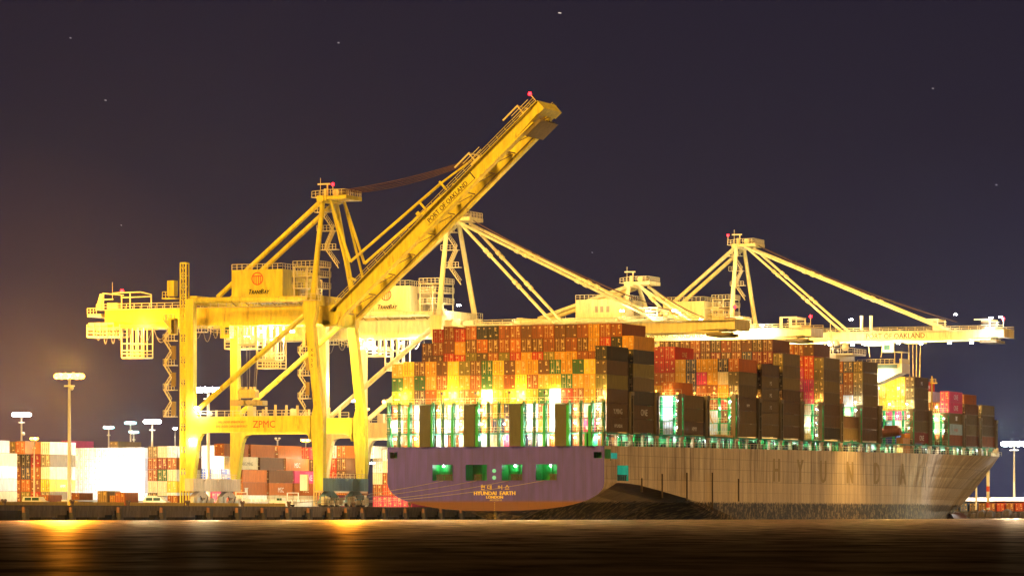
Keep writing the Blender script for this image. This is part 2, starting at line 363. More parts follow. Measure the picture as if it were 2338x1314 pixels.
def place_containers():
    cy, sy = math.cos(rad(YAW)), math.sin(rad(YAW))
    def wgt(r):
        D = -(r['x'] - CAM.x) * sy + (r['y'] - CAM.y) * cy
        return r['vis'] * (r['L'] / 12.19 if not r['doors'] else 1) * r['H'] * (800 / D) ** 2
    REC.sort(key=wgt, reverse=True)
    rest = MB(); cols = sorted(PAL)
    for i, r in enumerate(REC):
        if i < 300:
            body, doors = container_meshes(r['col'], r['L'], r['H'], r['v'])
            mark = r['text']
            lab = f"{WORD[r['col']]} container{' lettered ' + mark[0] if mark and mark[0] != 'marks' else ''}, {r['where']}"
            lab = lab.replace('nineteenth from the left', 'rightmost').replace('low stack of three with reefers beside it', 'low stack beside white reefers').replace('tall stack amidships with brown upper row', 'tall stack amidships, brown upper row')
            if len(lab.split()) > 16: lab = f"{WORD[r['col']]} container, {r['where']}"
            if len(lab.split()) > 16: lab = lab.replace(' container,', ' box,').replace('rust coloured', 'rusty').replace('dark brown', 'brown')
            if r['doors'] or mark:
                e = empty('shipping_container', (r['x'], r['y'], r['z']), lab, 'container', r['group'])
                o = bpy.data.objects.new('body', body); sc.collection.objects.link(o); o.parent = e
                if r['doors']:
                    for d in doors: o = bpy.data.objects.new('door', d); sc.collection.objects.link(o); o.parent = e
                if mark:
                    t, sz, mm, fy, fz = mark; k = MB()
                    if t == 'marks':
                        for q in range(5): k.box(1.2, 1.235, fy + .3 * q, fy + .3 * q + .2, fz, fz + sz)
                        k.box(1.2, 1.235, fy - .2, fy + 1.7, fz + sz, fz + sz + .12)
                    else: k.text(t, (1.235, fy, fz), (0, 1, 0), (0, 0, 1), sz)
                    q = k.build('lettering', mm); q.parent = e
            else:
                o = bpy.data.objects.new('shipping_container', body); sc.collection.objects.link(o)
                o.location = (r['x'], r['y'], r['z']); tag(o, lab, 'container', r['group'])
        else:
            body, doors = container_meshes(r['col'], r['L'], r['H'], r['v']); ci = cols.index(r['col'])
            for me in [body] + (doors if r['doors'] else []):
                k = len(rest.v); rest.v += [(v.co.x + r['x'], v.co.y + r['y'], v.co.z + r['z']) for v in me.vertices]
                for p in me.polygons:
                    rest.f.append(tuple(k + q for q in p.vertices))
                    rest.m.append(ci if p.material_index == 0 else len(cols) + (p.material_index - 1))
    if rest.f:
        o = rest.build('stacked_containers', [MATS['container_' + c] for c in cols] + [BARL, PLATE])
        tag(o, 'remaining distant and half hidden containers in the yard and on the ship', 'containers', kind='stuff')

def colx(i): return -22.68 + 2.52 * i
SHIP_G = 'containers stacked on the ship deck'
def bay(y, zb, phrase, cols, right=False, L=12.19):
    for c, (H, tiers, vis) in cols.items():
        for t, spec in tiers.items():
            col, text, ln = (spec if isinstance(spec, tuple) else (spec, None, None))
            ordn = ('outermost' if c == 18 else f'{ORD[19 - c]} from right edge') if right else f'{ORD[c + 1]} from the left'
            dz = vis if isinstance(vis, (int, float)) else vis[t]
            rec(colx(c), y, zb + (t - 1) * H, H, col, f'{ordn}, {NUM[t]} tier, {phrase}', SHIP_G, L=ln or L, text=text, vis=dz)
# bay above the stern
A5 = 'gold yellow brown gold brown yellow olive brown green yellow brown gold gold brown green gold green yellow rust'.split()
A4 = 'green gold green gold rust yellow gold rust green gold rust yellow rust gold gold green gold gold rust'.split()
A3 = 'gold gold darkbrown orange gold gold orange orange cream gold gold orange gold green white red rust gold orange'.split()
A2 = 'rust orange cream rust orange cream rust cream rust gold navy cream white rust cream orange rust cream gold'.split()
A1 = 'cream orange cream brown cream white rust cream orange navy rust rust cream gold white cream rust pink cream'.split()
cols = {}
for i in range(19):
    H = 2.88 if i == 0 else 2.94
    tt = {1: A1[(i * 5 + 3) % 18], 2: A1[i], 3: A2[i], 4: A3[i], 5: A4[i], 6: A5[i]}
    if i in (3, 7, 11, 15): tt = {4: A3[i], 5: A4[i], 6: A5[i]}
    if i == 18: H = 2.90; tt = {1: ('darkbrown', ('HYUNDAI', 1.0, WHITEINK, 6.5, .9), None), 2: ('darkbrown', ('Y.MING', 1.5, WHITEINK, 6.3, .8), None), 3: 'darkbrown', 4: 'olive', 5: 'darkbrown', 6: 'black'}
    cols[i] = (H, tt, {1: .30 if i < 18 else 1, 2: .32 if i < 18 else 1, 3: .34 if i < 18 else 1, 4: 1, 5: 1, 6: 1})
bay(1.8, 17.9, 'stack right above the stern', {18: cols.pop(18)})
bay(1.8, 14.98, 'stack right above the stern', cols)
# second bay
B8 = ' red rust red orange black black rust rust brown rust rust brown brown rust gold rust rust'.split(' ')
B7 = 'brown rust rust gold brown orange brown rust orange brown brown rust brown rust brown gold red black'.split()
B6 = 'brown brown red red olive darkbrown rust olive red gold red olive gold gold rust rust brown brown'.split()
cols = {}
for i in range(18):
    H = 2.73 if i == 0 else (2.76 if i in (1, 3) else 2.82)
    tt = {6: B6[i], 7: B7[i]}
    if i: tt[8] = (B8[i], None, 13.7) if i == 17 else B8[i]
    cols[i] = (H, tt, {6: .8, 7: 1, 8: 1})
cols[18] = (2.85, {7: 'gold', 6: 'black', 5: 'olive', 4: 'khaki', 3: 'black', 2: ('darkbrown', ('ONE', 1.9, WHITEINK, 6.2, .7), None), 1: 'darkbrown'}, 1)
bay(16.9, 18.0, 'second stack from the stern', cols, True)
# third stack (short, beside the white reefers)
bay(47.2, 18.2, 'low stack of three with reefers beside it', {18: (2.8, {1: ('darkbrown', ('HMM', 1.3, WHITEINK, 6.2, .8), None), 2: 'umber', 3: 'umber'}, 1),
    17: (2.8, {1: 'white', 2: 'white', 3: 'white', 4: ('orange', None, None)}, 1), 16: (2.8, {1: 'cream', 2: 'white', 3: 'white'}, .8), 15: (2.8, {2: 'white', 3: 'white'}, .3)}, True)
E6 = dict(zip(range(11, 19), 'red red gold navy gold gold navy red'.split())); E5 = dict(zip(range(11, 19), 'orange orange gold navy pink gold cream gold'.split()))
E4 = dict(zip(range(11, 19), 'gold rust rust navy rust rust gold gold'.split()))
cols = {}
for c in range(11, 18):
    tt = {4: E4[c], 5: E5[c], 6: E6[c]}
    if c in (11, 12): tt[7] = ('red', ('ONE', 1.6, PLATE, 6.2, .7), None) if c == 12 else 'red'
    if c > 13: tt.update({1: 'cream' if c % 2 else 'white', 2: 'white' if c < 17 else 'rust', 3: ('orange', 'navy', 'rust', 'red')[c - 14]})
    cols[c] = (2.87, tt, {1: .5, 2: .5, 3: .6, 4: .8, 5: 1, 6: 1, 7: 1})
cols[18] = (2.87, {6: 'orange', 5: 'khaki', 4: 'umber', 3: ('darkbrown', ('HMM', .9, WHITEINK, 6.2, .9), None), 2: 'umber', 1: 'umber'}, 1)
for t in (1, 2, 3, 4, 5): pass
bay(82.1, 18.4, 'stack with red containers at its top', cols, True)
bay(97.6, 18.6, 'stack with dark gap to its right', {18: (2.74, {6: ('darkbrown'), 5: ('umber', ('MS', 1.2, WHITEINK, 6.2, .8), None), 4: ('umber', ('MS', 1.2, WHITEINK, 6.2, .8), None), 3: ('umber', ('MS', 1.2, WHITEINK, 6.2, .8), None), 2: 'umber', 1: 'umber'}, 1)}, True)
G8 = dict(zip(range(7, 18), 'brown darkbrown brown rust brown darkbrown rust brown brown darkbrown brown'.split()))
G7 = dict(zip(range(7, 18), 'maroon maroon brown maroon brown maroon brown rust navy maroon maroon'.split()))
cols = {c: (2.83, {7: G7[c], 8: G8[c]}, {7: .6, 8: 1}) for c in range(7, 18)}
cols[18] = (2.77, {7: 'khaki', 6: 'umber', 5: 'khaki', 4: 'darkbrown', 3: 'darkbrown', 2: 'umber', 1: 'darkbrown'}, 1)
bay(112.4, 18.6, 'tall stack amidships with brown upper row', cols, True)
bay(142.1, 18.9, 'stack with red and pink doors', {15: (2.8, {8: 'orange'}, 1), 16: (2.8, {8: 'rust', 7: 'red', 6: 'pink', 5: 'pink', 4: 'orange', 3: 'white', 2: 'white', 1: 'white'}, .8),
    17: (2.8, {8: 'brown', 7: 'red', 6: 'red', 5: 'pink', 4: 'pink', 3: 'cream', 2: 'cream', 1: 'cream'}, .8),
    18: (2.75, {7: 'khaki', 6: 'umber', 5: 'khaki', 4: 'umber', 3: 'darkbrown', 2: 'darkbrown', 1: 'black'}, 1)}, True)
bay(156.7, 19.0, 'pair two tiers high behind the pink stack', {18: (2.83, {1: 'khaki', 2: 'darkbrown'}, 1)}, True)
bay(172.2, 19.1, 'tall stack before the white bridge wing', {16: (2.75, {7: 'rust', 6: 'navy', 5: 'orange', 4: 'orange', 3: 'white'}, .8), 17: (2.75, {7: 'navy', 6: 'rust', 5: 'rust', 4: 'white', 3: 'cream'}, .8), 15: (2.75, {7: 'pink', 6: 'pink', 5: 'orange'}, .3),
    18: (2.75, {7: 'umber', 6: 'khaki', 5: 'umber', 4: 'khaki', 3: 'darkbrown', 2: 'darkbrown', 1: 'darkbrown'}, 1)}, True)
bay(215.3, 19.2, 'yellow lit stack right of the bridge', {14: (2.8, {6: 'yellow', 5: 'yellow', 4: 'cream'}, .6), 15: (2.8, {6: 'yellow', 5: 'gold', 4: 'yellow', 3: 'cream'}, .8), 16: (2.8, {6: 'yellow', 5: 'yellow', 4: 'gold', 3: 'pink', 2: 'lightblue'}, .8),
    17: (2.8, {6: 'yellow', 5: 'gold', 4: 'gold', 3: 'pink', 2: 'cream', 1: 'blue'}, .8), 18: (2.8, {6: ('darkbrown', ('MS', 1.2, WHITEINK, 6.2, .8), None), 5: 'umber', 4: 'umber', 3: 'darkbrown', 2: 'umber', 1: ('maroon', ('ONE', 1.9, WHITEINK, 6.2, .7), None)}, 1)}, True)
bay(246.1, 19.1, 'stack with the two pink containers on top', {18: (2.82, {5: ('pink', ('ONE', 1.9, WHITEINK, 6.2, .7), None), 4: ('pink', ('ONE', 1.9, WHITEINK, 6.2, .7), None), 3: ('umber', ('marks', 1.0, WHITEINK, 6, .9), None), 2: ('lightblue', ('HANJIN', 1.1, INKR, 6.2, .9), None), 1: 'rust'}, 1),
    17: (2.82, {4: 'rust', 3: 'cream', 2: 'cream', 1: 'orange'}, .7), 16: (2.82, {5: 'white', 4: 'rust', 3: 'gold', 2: 'cream', 1: 'rust'}, .7), 15: (2.82, {6: ('red', ('K LINE', 1.3, WHITEINK, 6.2, .8), None)}, 1)}, True)
bay(261.5, 19.2, 'four high stack near the bow', {18: (2.78, {4: ('brown', ('ONE', 1.2, WHITEINK, 6.2, .8), None), 3: 'umber', 2: 'khaki', 1: 'brown'}, 1)}, True)
bay(277.0, 19.3, 'foremost stack at the bow', {18: (2.78, {4: 'khaki', 3: 'umber', 2: 'umber', 1: ('rust', ('HMM', .9, WHITEINK, 6.5, .7), None)}, 1), 16: (2.82, {5: 'orange'}, 1)}, True)
# ------------------------------------------------------------------ the ship
ship = empty('container_ship', (0, 0, 0), 'huge container ship moored stern towards the camera, purple transom, tan lit side', 'ship')
def hullmat():
    m = bpy.data.materials.new('hull_side_lit'); m.use_nodes = True; n = m.node_tree; p = n.nodes['Principled BSDF']; p.inputs['Roughness'].default_value = .5  # tan stands for the hull paint under strong light
    t = n.nodes.new('ShaderNodeTexCoord'); s = n.nodes.new('ShaderNodeSeparateXYZ'); n.links.new(t.outputs['Object'], s.inputs[0])
    def noise(scl, det=5, sc2=1):
        mp = n.nodes.new('ShaderNodeMapping'); mp.inputs['Scale'].default_value = scl; n.links.new(t.outputs['Object'], mp.inputs[0])
        z = n.nodes.new('ShaderNodeTexNoise'); z.inputs['Scale'].default_value = sc2; z.inputs['Detail'].default_value = det; z.inputs['Roughness'].default_value = .7
        n.links.new(mp.outputs[0], z.inputs[0]); return z.outputs[0]
    def M(op, a, b_=None):
        q = n.nodes.new('ShaderNodeMath'); q.operation = op
        for i, v in enumerate((a, b_)):
            if v is None: continue
            if isinstance(v, (int, float)): q.inputs[i].default_value = v
            else: n.links.new(v, q.inputs[i])
        return q.outputs[0]
    def RP(v, pts):
        r = n.nodes.new('ShaderNodeValToRGB'); e = r.color_ramp.elements
        while len(e) < len(pts): e.new(.5)
        for k, (q, c) in enumerate(pts): e[k].position = q; e[k].color = (*c, 1)
        n.links.new(v, r.inputs[0]); return r.outputs[0]
    def MX(f, a, b_, bt='MIX'):
        q = n.nodes.new('ShaderNodeMix'); q.data_type = 'RGBA'; q.blend_type = bt
        if isinstance(f, (int, float)): q.inputs[0].default_value = f
        else: n.links.new(f, q.inputs[0])
        for i, v in ((6, a), (7, b_)):
            if isinstance(v, tuple): q.inputs[i].default_value = (*v, 1)
            else: n.links.new(v, q.inputs[i])
        return q.outputs[2]
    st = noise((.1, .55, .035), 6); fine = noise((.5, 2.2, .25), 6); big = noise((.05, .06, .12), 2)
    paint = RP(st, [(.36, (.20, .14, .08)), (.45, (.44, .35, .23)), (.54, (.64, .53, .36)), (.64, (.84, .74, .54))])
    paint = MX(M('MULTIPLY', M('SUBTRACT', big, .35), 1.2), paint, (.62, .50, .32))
    # plate seams: horizontal strakes
    z = s.outputs[2]
    for zz in (5.9, 8.3, 10.9, 13.2): 
        d = M('ABSOLUTE', M('SUBTRACT', z, zz)); f = M('LESS_THAN', d, .05); paint = MX(M('MULTIPLY', f, .55), paint, (.16, .10, .06))
    yy = s.outputs[1]; fr = M('ABSOLUTE', M('SUBTRACT', M('FRACT', M('DIVIDE', yy, 11.5)), .5)); f = M('LESS_THAN', fr, .006); paint = MX(M('MULTIPLY', f, .4), paint, (.2, .13, .08))
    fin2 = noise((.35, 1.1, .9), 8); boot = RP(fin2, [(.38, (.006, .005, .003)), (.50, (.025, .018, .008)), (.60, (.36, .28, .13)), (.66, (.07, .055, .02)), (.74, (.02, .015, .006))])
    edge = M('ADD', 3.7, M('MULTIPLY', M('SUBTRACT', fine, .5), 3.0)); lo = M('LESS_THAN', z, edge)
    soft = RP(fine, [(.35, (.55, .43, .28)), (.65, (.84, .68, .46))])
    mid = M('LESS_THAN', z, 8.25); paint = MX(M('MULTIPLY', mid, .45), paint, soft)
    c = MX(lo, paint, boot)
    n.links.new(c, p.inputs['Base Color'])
    bp = n.nodes.new('ShaderNodeBump'); bp.inputs['Strength'].default_value = .35; bp.inputs['Distance'].default_value = .25
    n.links.new(noise((.2, .22, .1), 3), bp.inputs['Height']); n.links.new(bp.outputs[0], p.inputs['Normal'])
    return m
def transmat():
    m = bpy.data.materials.new('transom_dim'); m.use_nodes = True; n = m.node_tree; p = n.nodes['Principled BSDF']; p.inputs['Roughness'].default_value = .55  # same hull paint, darkened to plum for the dimmer stern
    t = n.nodes.new('ShaderNodeTexCoord'); s = n.nodes.new('ShaderNodeSeparateXYZ'); n.links.new(t.outputs['Object'], s.inputs[0])
    mp = n.nodes.new('ShaderNodeMapping'); mp.inputs['Scale'].default_value = (.9, .9, .12); n.links.new(t.outputs['Object'], mp.inputs[0])
    z = n.nodes.new('ShaderNodeTexNoise'); z.inputs['Detail'].default_value = 6; z.inputs['Scale'].default_value = 1; n.links.new(mp.outputs[0], z.inputs[0])
    r = n.nodes.new('ShaderNodeValToRGB'); e = r.color_ramp.elements; e[0].position = .3; e[0].color = (.042, .028, .34, 1); e[1].position = .72; e[1].color = (.074, .048, .56, 1)
    n.links.new(z.outputs[0], r.inputs[0])
    x = n.nodes.new('ShaderNodeMapRange'); x.inputs[1].default_value = 4.1; x.inputs[2].default_value = 3.5; n.links.new(s.outputs[2], x.inputs[0])
    mx = n.nodes.new('ShaderNodeMix'); mx.data_type = 'RGBA'; n.links.new(x.outputs[0], mx.inputs[0]); n.links.new(r.outputs[0], mx.inputs[6]); mx.inputs[7].default_value = (.115, .036, .018, 1)
    # vertical and horizontal plate seams
    fr = n.nodes.new('ShaderNodeMath'); fr.operation = 'PINGPONG'; fr.inputs[1].default_value = 1.25; n.links.new(s.outputs[0], fr.inputs[0])
    lt = n.nodes.new('ShaderNodeMath'); lt.operation = 'LESS_THAN'; lt.inputs[1].default_value = .035; n.links.new(fr.outputs[0], lt.inputs[0])
    mm = n.nodes.new('ShaderNodeMath'); mm.operation = 'MULTIPLY'; mm.inputs[1].default_value = .45; n.links.new(lt.outputs[0], mm.inputs[0])
    m2 = n.nodes.new('ShaderNodeMix'); m2.data_type = 'RGBA'; n.links.new(mm.outputs[0], m2.inputs[0]); n.links.new(mx.outputs[2], m2.inputs[6]); m2.inputs[7].default_value = (.03, .015, .04, 1)
    n.links.new(m2.outputs[2], p.inputs['Base Color'])
    bp = n.nodes.new('ShaderNodeBump'); bp.inputs['Strength'].default_value = .3; bp.inputs['Distance'].default_value = .12
    n.links.new(z.outputs[0], bp.inputs['Height']); n.links.new(bp.outputs[0], p.inputs['Normal'])
    return m
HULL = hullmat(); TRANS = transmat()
def lerp_tab(tab, v):
    if v <= tab[0][0]: return tab[0][1]
    for (a, fa), (c, fc) in zip(tab, tab[1:]):
        if v <= c: return fa + (fc - fa) * (v - a) / (c - a)
    return tab[-1][1]
def deckz(y): return lerp_tab([(0, 14.95), (85, 15.7), (154, 16.2), (219, 16.6), (300, 17.0), (340, 17.6), (383, 19.3)], y)
def hbd(y): return lerp_tab([(272, 24.1), (282, 23.6), (290, 22.6), (300, 21.0), (310, 18.9), (320, 16.4), (330, 13.7), (340, 11.0), (350, 8.2), (360, 5.3), (368, 2.8), (375, .3)], y)
def hbw(y): return lerp_tab([(195, 24.1), (210, 23.6), (225, 22.3), (235, 20.8), (245, 18.8), (257, 16.2), (270, 13.2), (283, 10.2), (295, 7.2), (307, 4.2), (317, 1.9), (326, 0)], y)
def zstem(y): return lerp_tab([(326, 0), (346, 9.1), (366, 14.4), (383, 19.3)], y)
def zk(y): return lerp_tab([(0, 7.7), (17, 7.4), (33, 6.0), (48, 4.5), (59, 3.4), (75, 1.0), (95, -1.7)], y)
def curve(x, y):   # underside of the stern at half breadth x
    f = min(1, y / 7.1) if y < 50 else max(.1, 1 - (y - 50) / 45); zb = 1.8 - 10.5 * min(1, y / 12)
    q = max(0, 1 - (abs(x) / 24.1) ** 2.5) ** (1 / 2.3); q = (1 - f) * q + f * (1 - abs(x) / 24.1) ** 2.5
    return zk(y) - (zk(y) - zb) * q
HOLES = [(-13.98, -9.25, 7.95, 11.35), (-6.51, -1.62, 7.95, 11.35), (1.5, 6.25, 7.95, 11.35), (9.05, 13.87, 7.95, 11.35), (-23.6, -21.8, 12.6, 14.0), (21.75, 23.65, 12.4, 13.8)]
SH = [(3.65, 7.1, 12.4, 13.6), (7.1, 13.55, 7.95, 11.1)]
def hull():
    b = MB(); ysl = [0, 3.65, 7.1, 10, 13.55, 20, 26, 32, 38, 44, 50, 59, 66, 75, 84, 95, 110, 150, 175] + list(range(185, 375, 8)) + [374.9]
    rows = []
    for y in ysl:
        zd = deckz(y); pts = []
        if y <= 95:
            for i in range(9):
                t = i / 8; x = 24.1 * math.sin(math.pi / 2 * t); pts.append((x, curve(x, y) if i < 8 else zk(y)))
            for z in (7.9, 7.95, 9.5, 11.1, 12.4, 13.6, zd): pts.append((24.1, z))
        else:
            zs = zstem(y) if y > 326 else 0
            for i in range(9): pts.append((hbw(y) * i / 8 if y <= 326 else 0, -2.0 if y <= 326 else zs))
            for z in (.0, 2, 5, 8, 11, 14, zd):
                if y <= 326: q = z / zd; x = hbw(y) + (hbd(y) - hbw(y)) * q ** 1.5; pts.append((x, z))
                else: zz = zs + (zd - zs) * (z / zd); pts.append((hbd(y) * ((zz - zs) / (zd - zs)) ** .8, zz))
        rows.append(pts)
    for k in range(len(ysl) - 1):
        for i in range(len(rows[0]) - 1):
            ya, yb = ysl[k], ysl[k + 1]
            skip = any(ya >= h[0] - .01 and yb <= h[1] + .01 and rows[k][i][1] >= h[2] - .02 and rows[k][i + 1][1] <= h[3] + .02 and i >= 9 for h in SH)
            a, c, d, e = rows[k][i], rows[k][i + 1], rows[k + 1][i + 1], rows[k + 1][i]
            if not skip: b.quad([(a[0], ya, a[1]), (e[0], yb, e[1]), (d[0], yb, d[1]), (c[0], ya, c[1])])
            b.quad([(-a[0], ya, a[1]), (-c[0], ya, c[1]), (-d[0], yb, d[1]), (-e[0], yb, e[1])])
    for k in range(len(ysl) - 1):      # deck
        ya, yb = ysl[k], ysl[k + 1]; xa, xb = rows[k][-1][0], rows[k + 1][-1][0]
        b.quad([(-xa, ya, deckz(ya)), (xa, ya, deckz(ya)), (xb, yb, deckz(yb)), (-xb, yb, deckz(yb))], 1)
    # skeg and stern post
    b.hexa([(-.5, .6, -3), (.5, .6, -3), (.8, 14, -3), (-.8, 14, -3), (-.25, .3, 1.9), (.25, .3, 1.9), (.8, 14, 1.2), (-.8, 14, 1.2)])
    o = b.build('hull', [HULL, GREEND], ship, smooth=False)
    me = o.data
    # smooth shading on the side shell only
    bx = MB(); xs = sorted(set([-24.1, -23.9, 23.9, 24.1] + [q for h in HOLES for q in h[:2]] + [24.1 * math.sin(math.pi / 2 * i / 14) * s for i in range(15) for s in (1, -1)]))
    zl = [7.95, 11.35, 12.4, 12.6, 13.8, 14.0, deckz(0)]
    for xa, xb in zip(xs, xs[1:]):
        if xb - xa < 1e-4: continue
        zz = [None] + zl
        for i in range(len(zl)):
            lo = (curve(xa, 0), curve(xb, 0)) if i == 0 else (zl[i - 1],) * 2
            if i == 0 and abs(xa) > 24.05: lo = (7.6, curve(xb, 0))
            hi = zl[i]; mx, mz = (xa + xb) / 2, (lo[0] + hi) / 2
            if i and any(h[0] < mx < h[1] and h[2] < mz < h[3] for h in HOLES): continue
            bx.quad([(xa, -.02, lo[0]), (xb, -.02, lo[1]), (xb, -.02, hi), (xa, -.02, hi)])
    t = bx.build('transom', TRANS, ship)
    k = MB()      # names on the stern
    # hangul drawn as strokes: hyeon, dae, eo, seu
    def st(x, z, x2, z2, w_=.11): k.bar((x, -.06, z), (x2, -.06, z2), w_, w_, 0, up=(0, 1, 0))
    Z = 6.15; S = .95
    def G(x0, strokes):
        for a, c, d, e in strokes: st(x0 + a * S, Z + c * S, x0 + d * S, Z + e * S)
    G(-3.1, [(.2, 1, .5, 1), (.05, .85, .65, .85), (.15, .5, .55, .5), (.15, .7, .55, .7), (.15, .5, .15, .7), (.55, .5, .55, .7), (.9, 1, .9, .35), (.7, .75, .9, .75), (.7, .58, .9, .58), (.2, .3, .2, .05), (.2, .05, .9, .05)])
    G(-1.6, [(.05, .85, .45, .85), (.05, .85, .05, .3), (.05, .3, .45, .3), (.65, .95, .65, .1), (.9, 1, .9, .05), (.65, .55, .9, .55)])
    G(.75, [(.1, .8, .4, .8), (.1, .3, .4, .3), (.1, .3, .1, .8), (.4, .3, .4, .8), (.9, 1, .9, .05), (.55, .55, .9, .55)])
    G(2.3, [(.5, .95, .1, .4), (.5, .95, .9, .4), (0, .15, 1, .15)])
    def bold(tx, z, sz, xs):
        for dx in (-.05, 0, .05): k.text(tx, (.0 + dx, -.07 - dx * .2, z), (1, 0, 0), (0, 0, 1), sz, 0, 'CENTER', xs)
    bold('HYUNDAI  EARTH', 5.05, 1.12, 1.02); bold('LONDON', 4.35, .78, 1.1); k.text('IMO 9725110', (.25, -.06, 3.85), (1, 0, 0), (0, 0, 1), .5, 0, 'CENTER', .95)
    for z in range(5): k.box(-.04, .04, -.08, -.03, 3.5 - z * .42, 3.65 - z * .42)
    k.build('stern_lettering', GOLDINK, t)
    k = MB(); HL = mat('hull_letter', (.42, .33, .17), .6, var=.15); HLL = mat('hull_letter_light', (.85, .78, .60), .6)
    for ch, y in (('H', 107.2), ('Y', 124), ('U', 141), ('N', 161.5), ('D', 183), ('A', 204.5)):
        for d in (-.3, 0, .3): k.text(ch, (24.13 + d * .05, y + d, 8.6), (0, 1, 0), (0, 0, 1), 7.6, 0, 'CENTER', .95)
    for o_ in (0,): k.box(24.13, 24.16, 224.4, 226, 7.2, 13.4, 1)
    k.build('side_lettering', [HL, HLL], o)
hull()
for y, z0, z1 in ((21, 5.8, 8.6), (33, 4.6, 9.6), (48, 4.0, 10.0), (64, 2.2, 10.2), (81, 4, 9.0)):
    b = MB(); b.box(24.1, 24.32, y - .16, y + .16, z0, z1); b.build('rubbing_bar', mat('rubbing_dark', (.10, .07, .04), .7), ship)
# mooring openings with green lit rooms behind them
def opening(x0, x1, z0, z1, dep, lamp, fair, i):
    b = MB(); dep += 1.6
    b.quad([(x0 - .6, dep, z0 - .4), (x1 + .6, dep, z0 - .4), (x1 + .6, dep, z1 + .6), (x0 - .6, dep, z1 + .6)])
    b.quad([(x0 - .6, .02, z0 - .05), (x1 + .6, .02, z0 - .05), (x1 + .6, dep, z0 - .05), (x0 - .6, dep, z0 - .05)])
    b.quad([(x0 - .6, .02, z1 + .5), (x0 - .6, dep, z1 + .5), (x1 + .6, dep, z1 + .5), (x1 + .6, .02, z1 + .5)])
    b.quad([(x0 - .6, .02, z0), (x0 - .6, dep, z0), (x0 - .6, dep, z1 + .5), (x0 - .6, .02, z1 + .5)])
    b.quad([(x1 + .6, .02, z0), (x1 + .6, .02, z1 + .5), (x1 + .6, dep, z1 + .5), (x1 + .6, dep, z0)])
    w_ = x1 - x0
    for f in (.3, .62): b.box(x0 + w_ * f, x0 + w_ * f + .2, dep - .5, dep - .3, z0, z1 + .4)
    b.box(x0 + w_ * .15, x0 + w_ * .4, dep - .9, dep - .6, z0, z0 + (z1 - z0) * .55)
    o = b.build('mooring_opening', mat('mooring_green', (.008, .24, .035), .45, var=.4), ship)
    c = MB(); r = .16
    for (a, e) in (((x0, z0), (x1, z0)), ((x0, z1), (x1, z1)), ((x0, z0), (x0, z1)), ((x1, z0), (x1, z1))): c.bar((a[0], -.06, a[1]), (e[0], -.06, e[1]), r, r)
    c.build('rim', TRANS, o)
    if fair:
        for s in fair:
            f = MB(); cx = x0 + w_ * s
            f.box(cx - .85, cx + .85, .1, .5, z0 + .02, z0 + .3); f.box(cx - .85, cx + .85, .1, .5, z0 + 1.1, z0 + 1.35); f.box(cx - .4, cx + .1, .1, .5, z0 + .6, z0 + .8)
            for q in (-.65, -.2, .2, .65): f.tube((cx + q, .3, z0 + .1), (cx + q, .3, z0 + 1.15), .17, n=8)
            f.box(cx - .5, cx + .5, .12, .3, z0 + .45, z0 + .6); f.build('roller_fairlead', DARK, o)
    if lamp: 
        lx = x0 + w_ * lamp; l = MB(); l.ball((lx, dep - .7, z1 - .3), .22); l.build('lamp', E_WHT, o)
        light((lx, dep - 1.1, z1 - .5), (.75, 1, .85), 110, ship, .12)
for i, (h, lamp, fair) in enumerate(zip(HOLES[:4], (.12, .72, .25, .3), ((.35, .75), (.55,), (.6, .88), (.8,)))): opening(*h, 3.6, lamp, fair, i)
for h in HOLES[4:]: opening(*h, 1.6, None, None, 9)
b = MB()
for (ya, yb, za, zb_) in SH:
    b.quad([(21.5, ya - .5, za - .3), (21.5, yb + .5, za - .3), (21.5, yb + .5, zb_ + .4), (21.5, ya - .5, zb_ + .4)])
    b.quad([(21.5, ya - .5, za - .05), (24.05, ya - .5, za - .05), (24.05, yb + .5, za - .05), (21.5, yb + .5, za - .05)])
    b.quad([(21.5, yb + .5, za), (24.05, yb + .5, za), (24.05, yb + .5, zb_ + .4), (21.5, yb + .5, zb_ + .4)])
    b.quad([(21.5, ya - .5, zb_ + .3), (21.5, yb + .5, zb_ + .3), (24.05, yb + .5, zb_ + .3), (24.05, ya - .5, zb_ + .3)])
o = b.build('side_opening', mat('turquoise_paint', (.02, .50, .36), .5), ship)
light((22.9, 5.4, 13.1), (.6, 1, 1), 70, ship, .2); light((22.7, 11.0, 10.3), (.7, 1, .85), 150, ship, .2)
b = MB()
for q in range(5): b.tube((23.7, 8 + q * 1.2, 7.95), (23.7, 8 + q * 1.2, 9.1), .2, n=8)
b.box(23.5, 23.9, 7.5, 13.3, 9.0, 9.2); b.build('roller_fairlead', DARK, o)
b = MB()
for x, z in ((-.1, 10.0), (-.1, 8.6)): b.tube((x, -.09, z), (x, -.03, z), .42, n=14)
b.build('porthole', mat('port_green', (.1, .35, .22), emit=(.15, .8, .5), strength=.5), ship)
b = MB(); b.tube((0, 322, -1.2), (0, 336, -.9), 3.2, 2.6, n=16); b.ball((0, 337, -.9), 2.75, n=14); b.build('bulbous_bow', mat('antifouling_red', (.22, .09, .05), .6), ship, smooth=True)
b = MB()     # bow bulwark and stem plate
pts = [(hbd(y), y, deckz(y)) for y in list(range(290, 375, 6)) + [374.8]]
for s in (1, -1):
    for a, c in zip(pts, pts[1:]): b.quad([(a[0] * s, a[1], a[2]), (c[0] * s, c[1], c[2]), (c[0] * s, c[1], c[2] + .9), (a[0] * s, a[1], a[2] + .9)])
b.build('bulwark', mat('bulwark_paint', (.80, .66, .50), .5), ship)
b = MB(); sp = [(326, 0), (346, 9.1), (362, 13.8), (375.3, 19.6)]
for (ya, za), (yb, zb_) in zip(sp, sp[1:]): b.bar((0, ya + .3, za), (0, yb + .3, zb_), .9, .5)
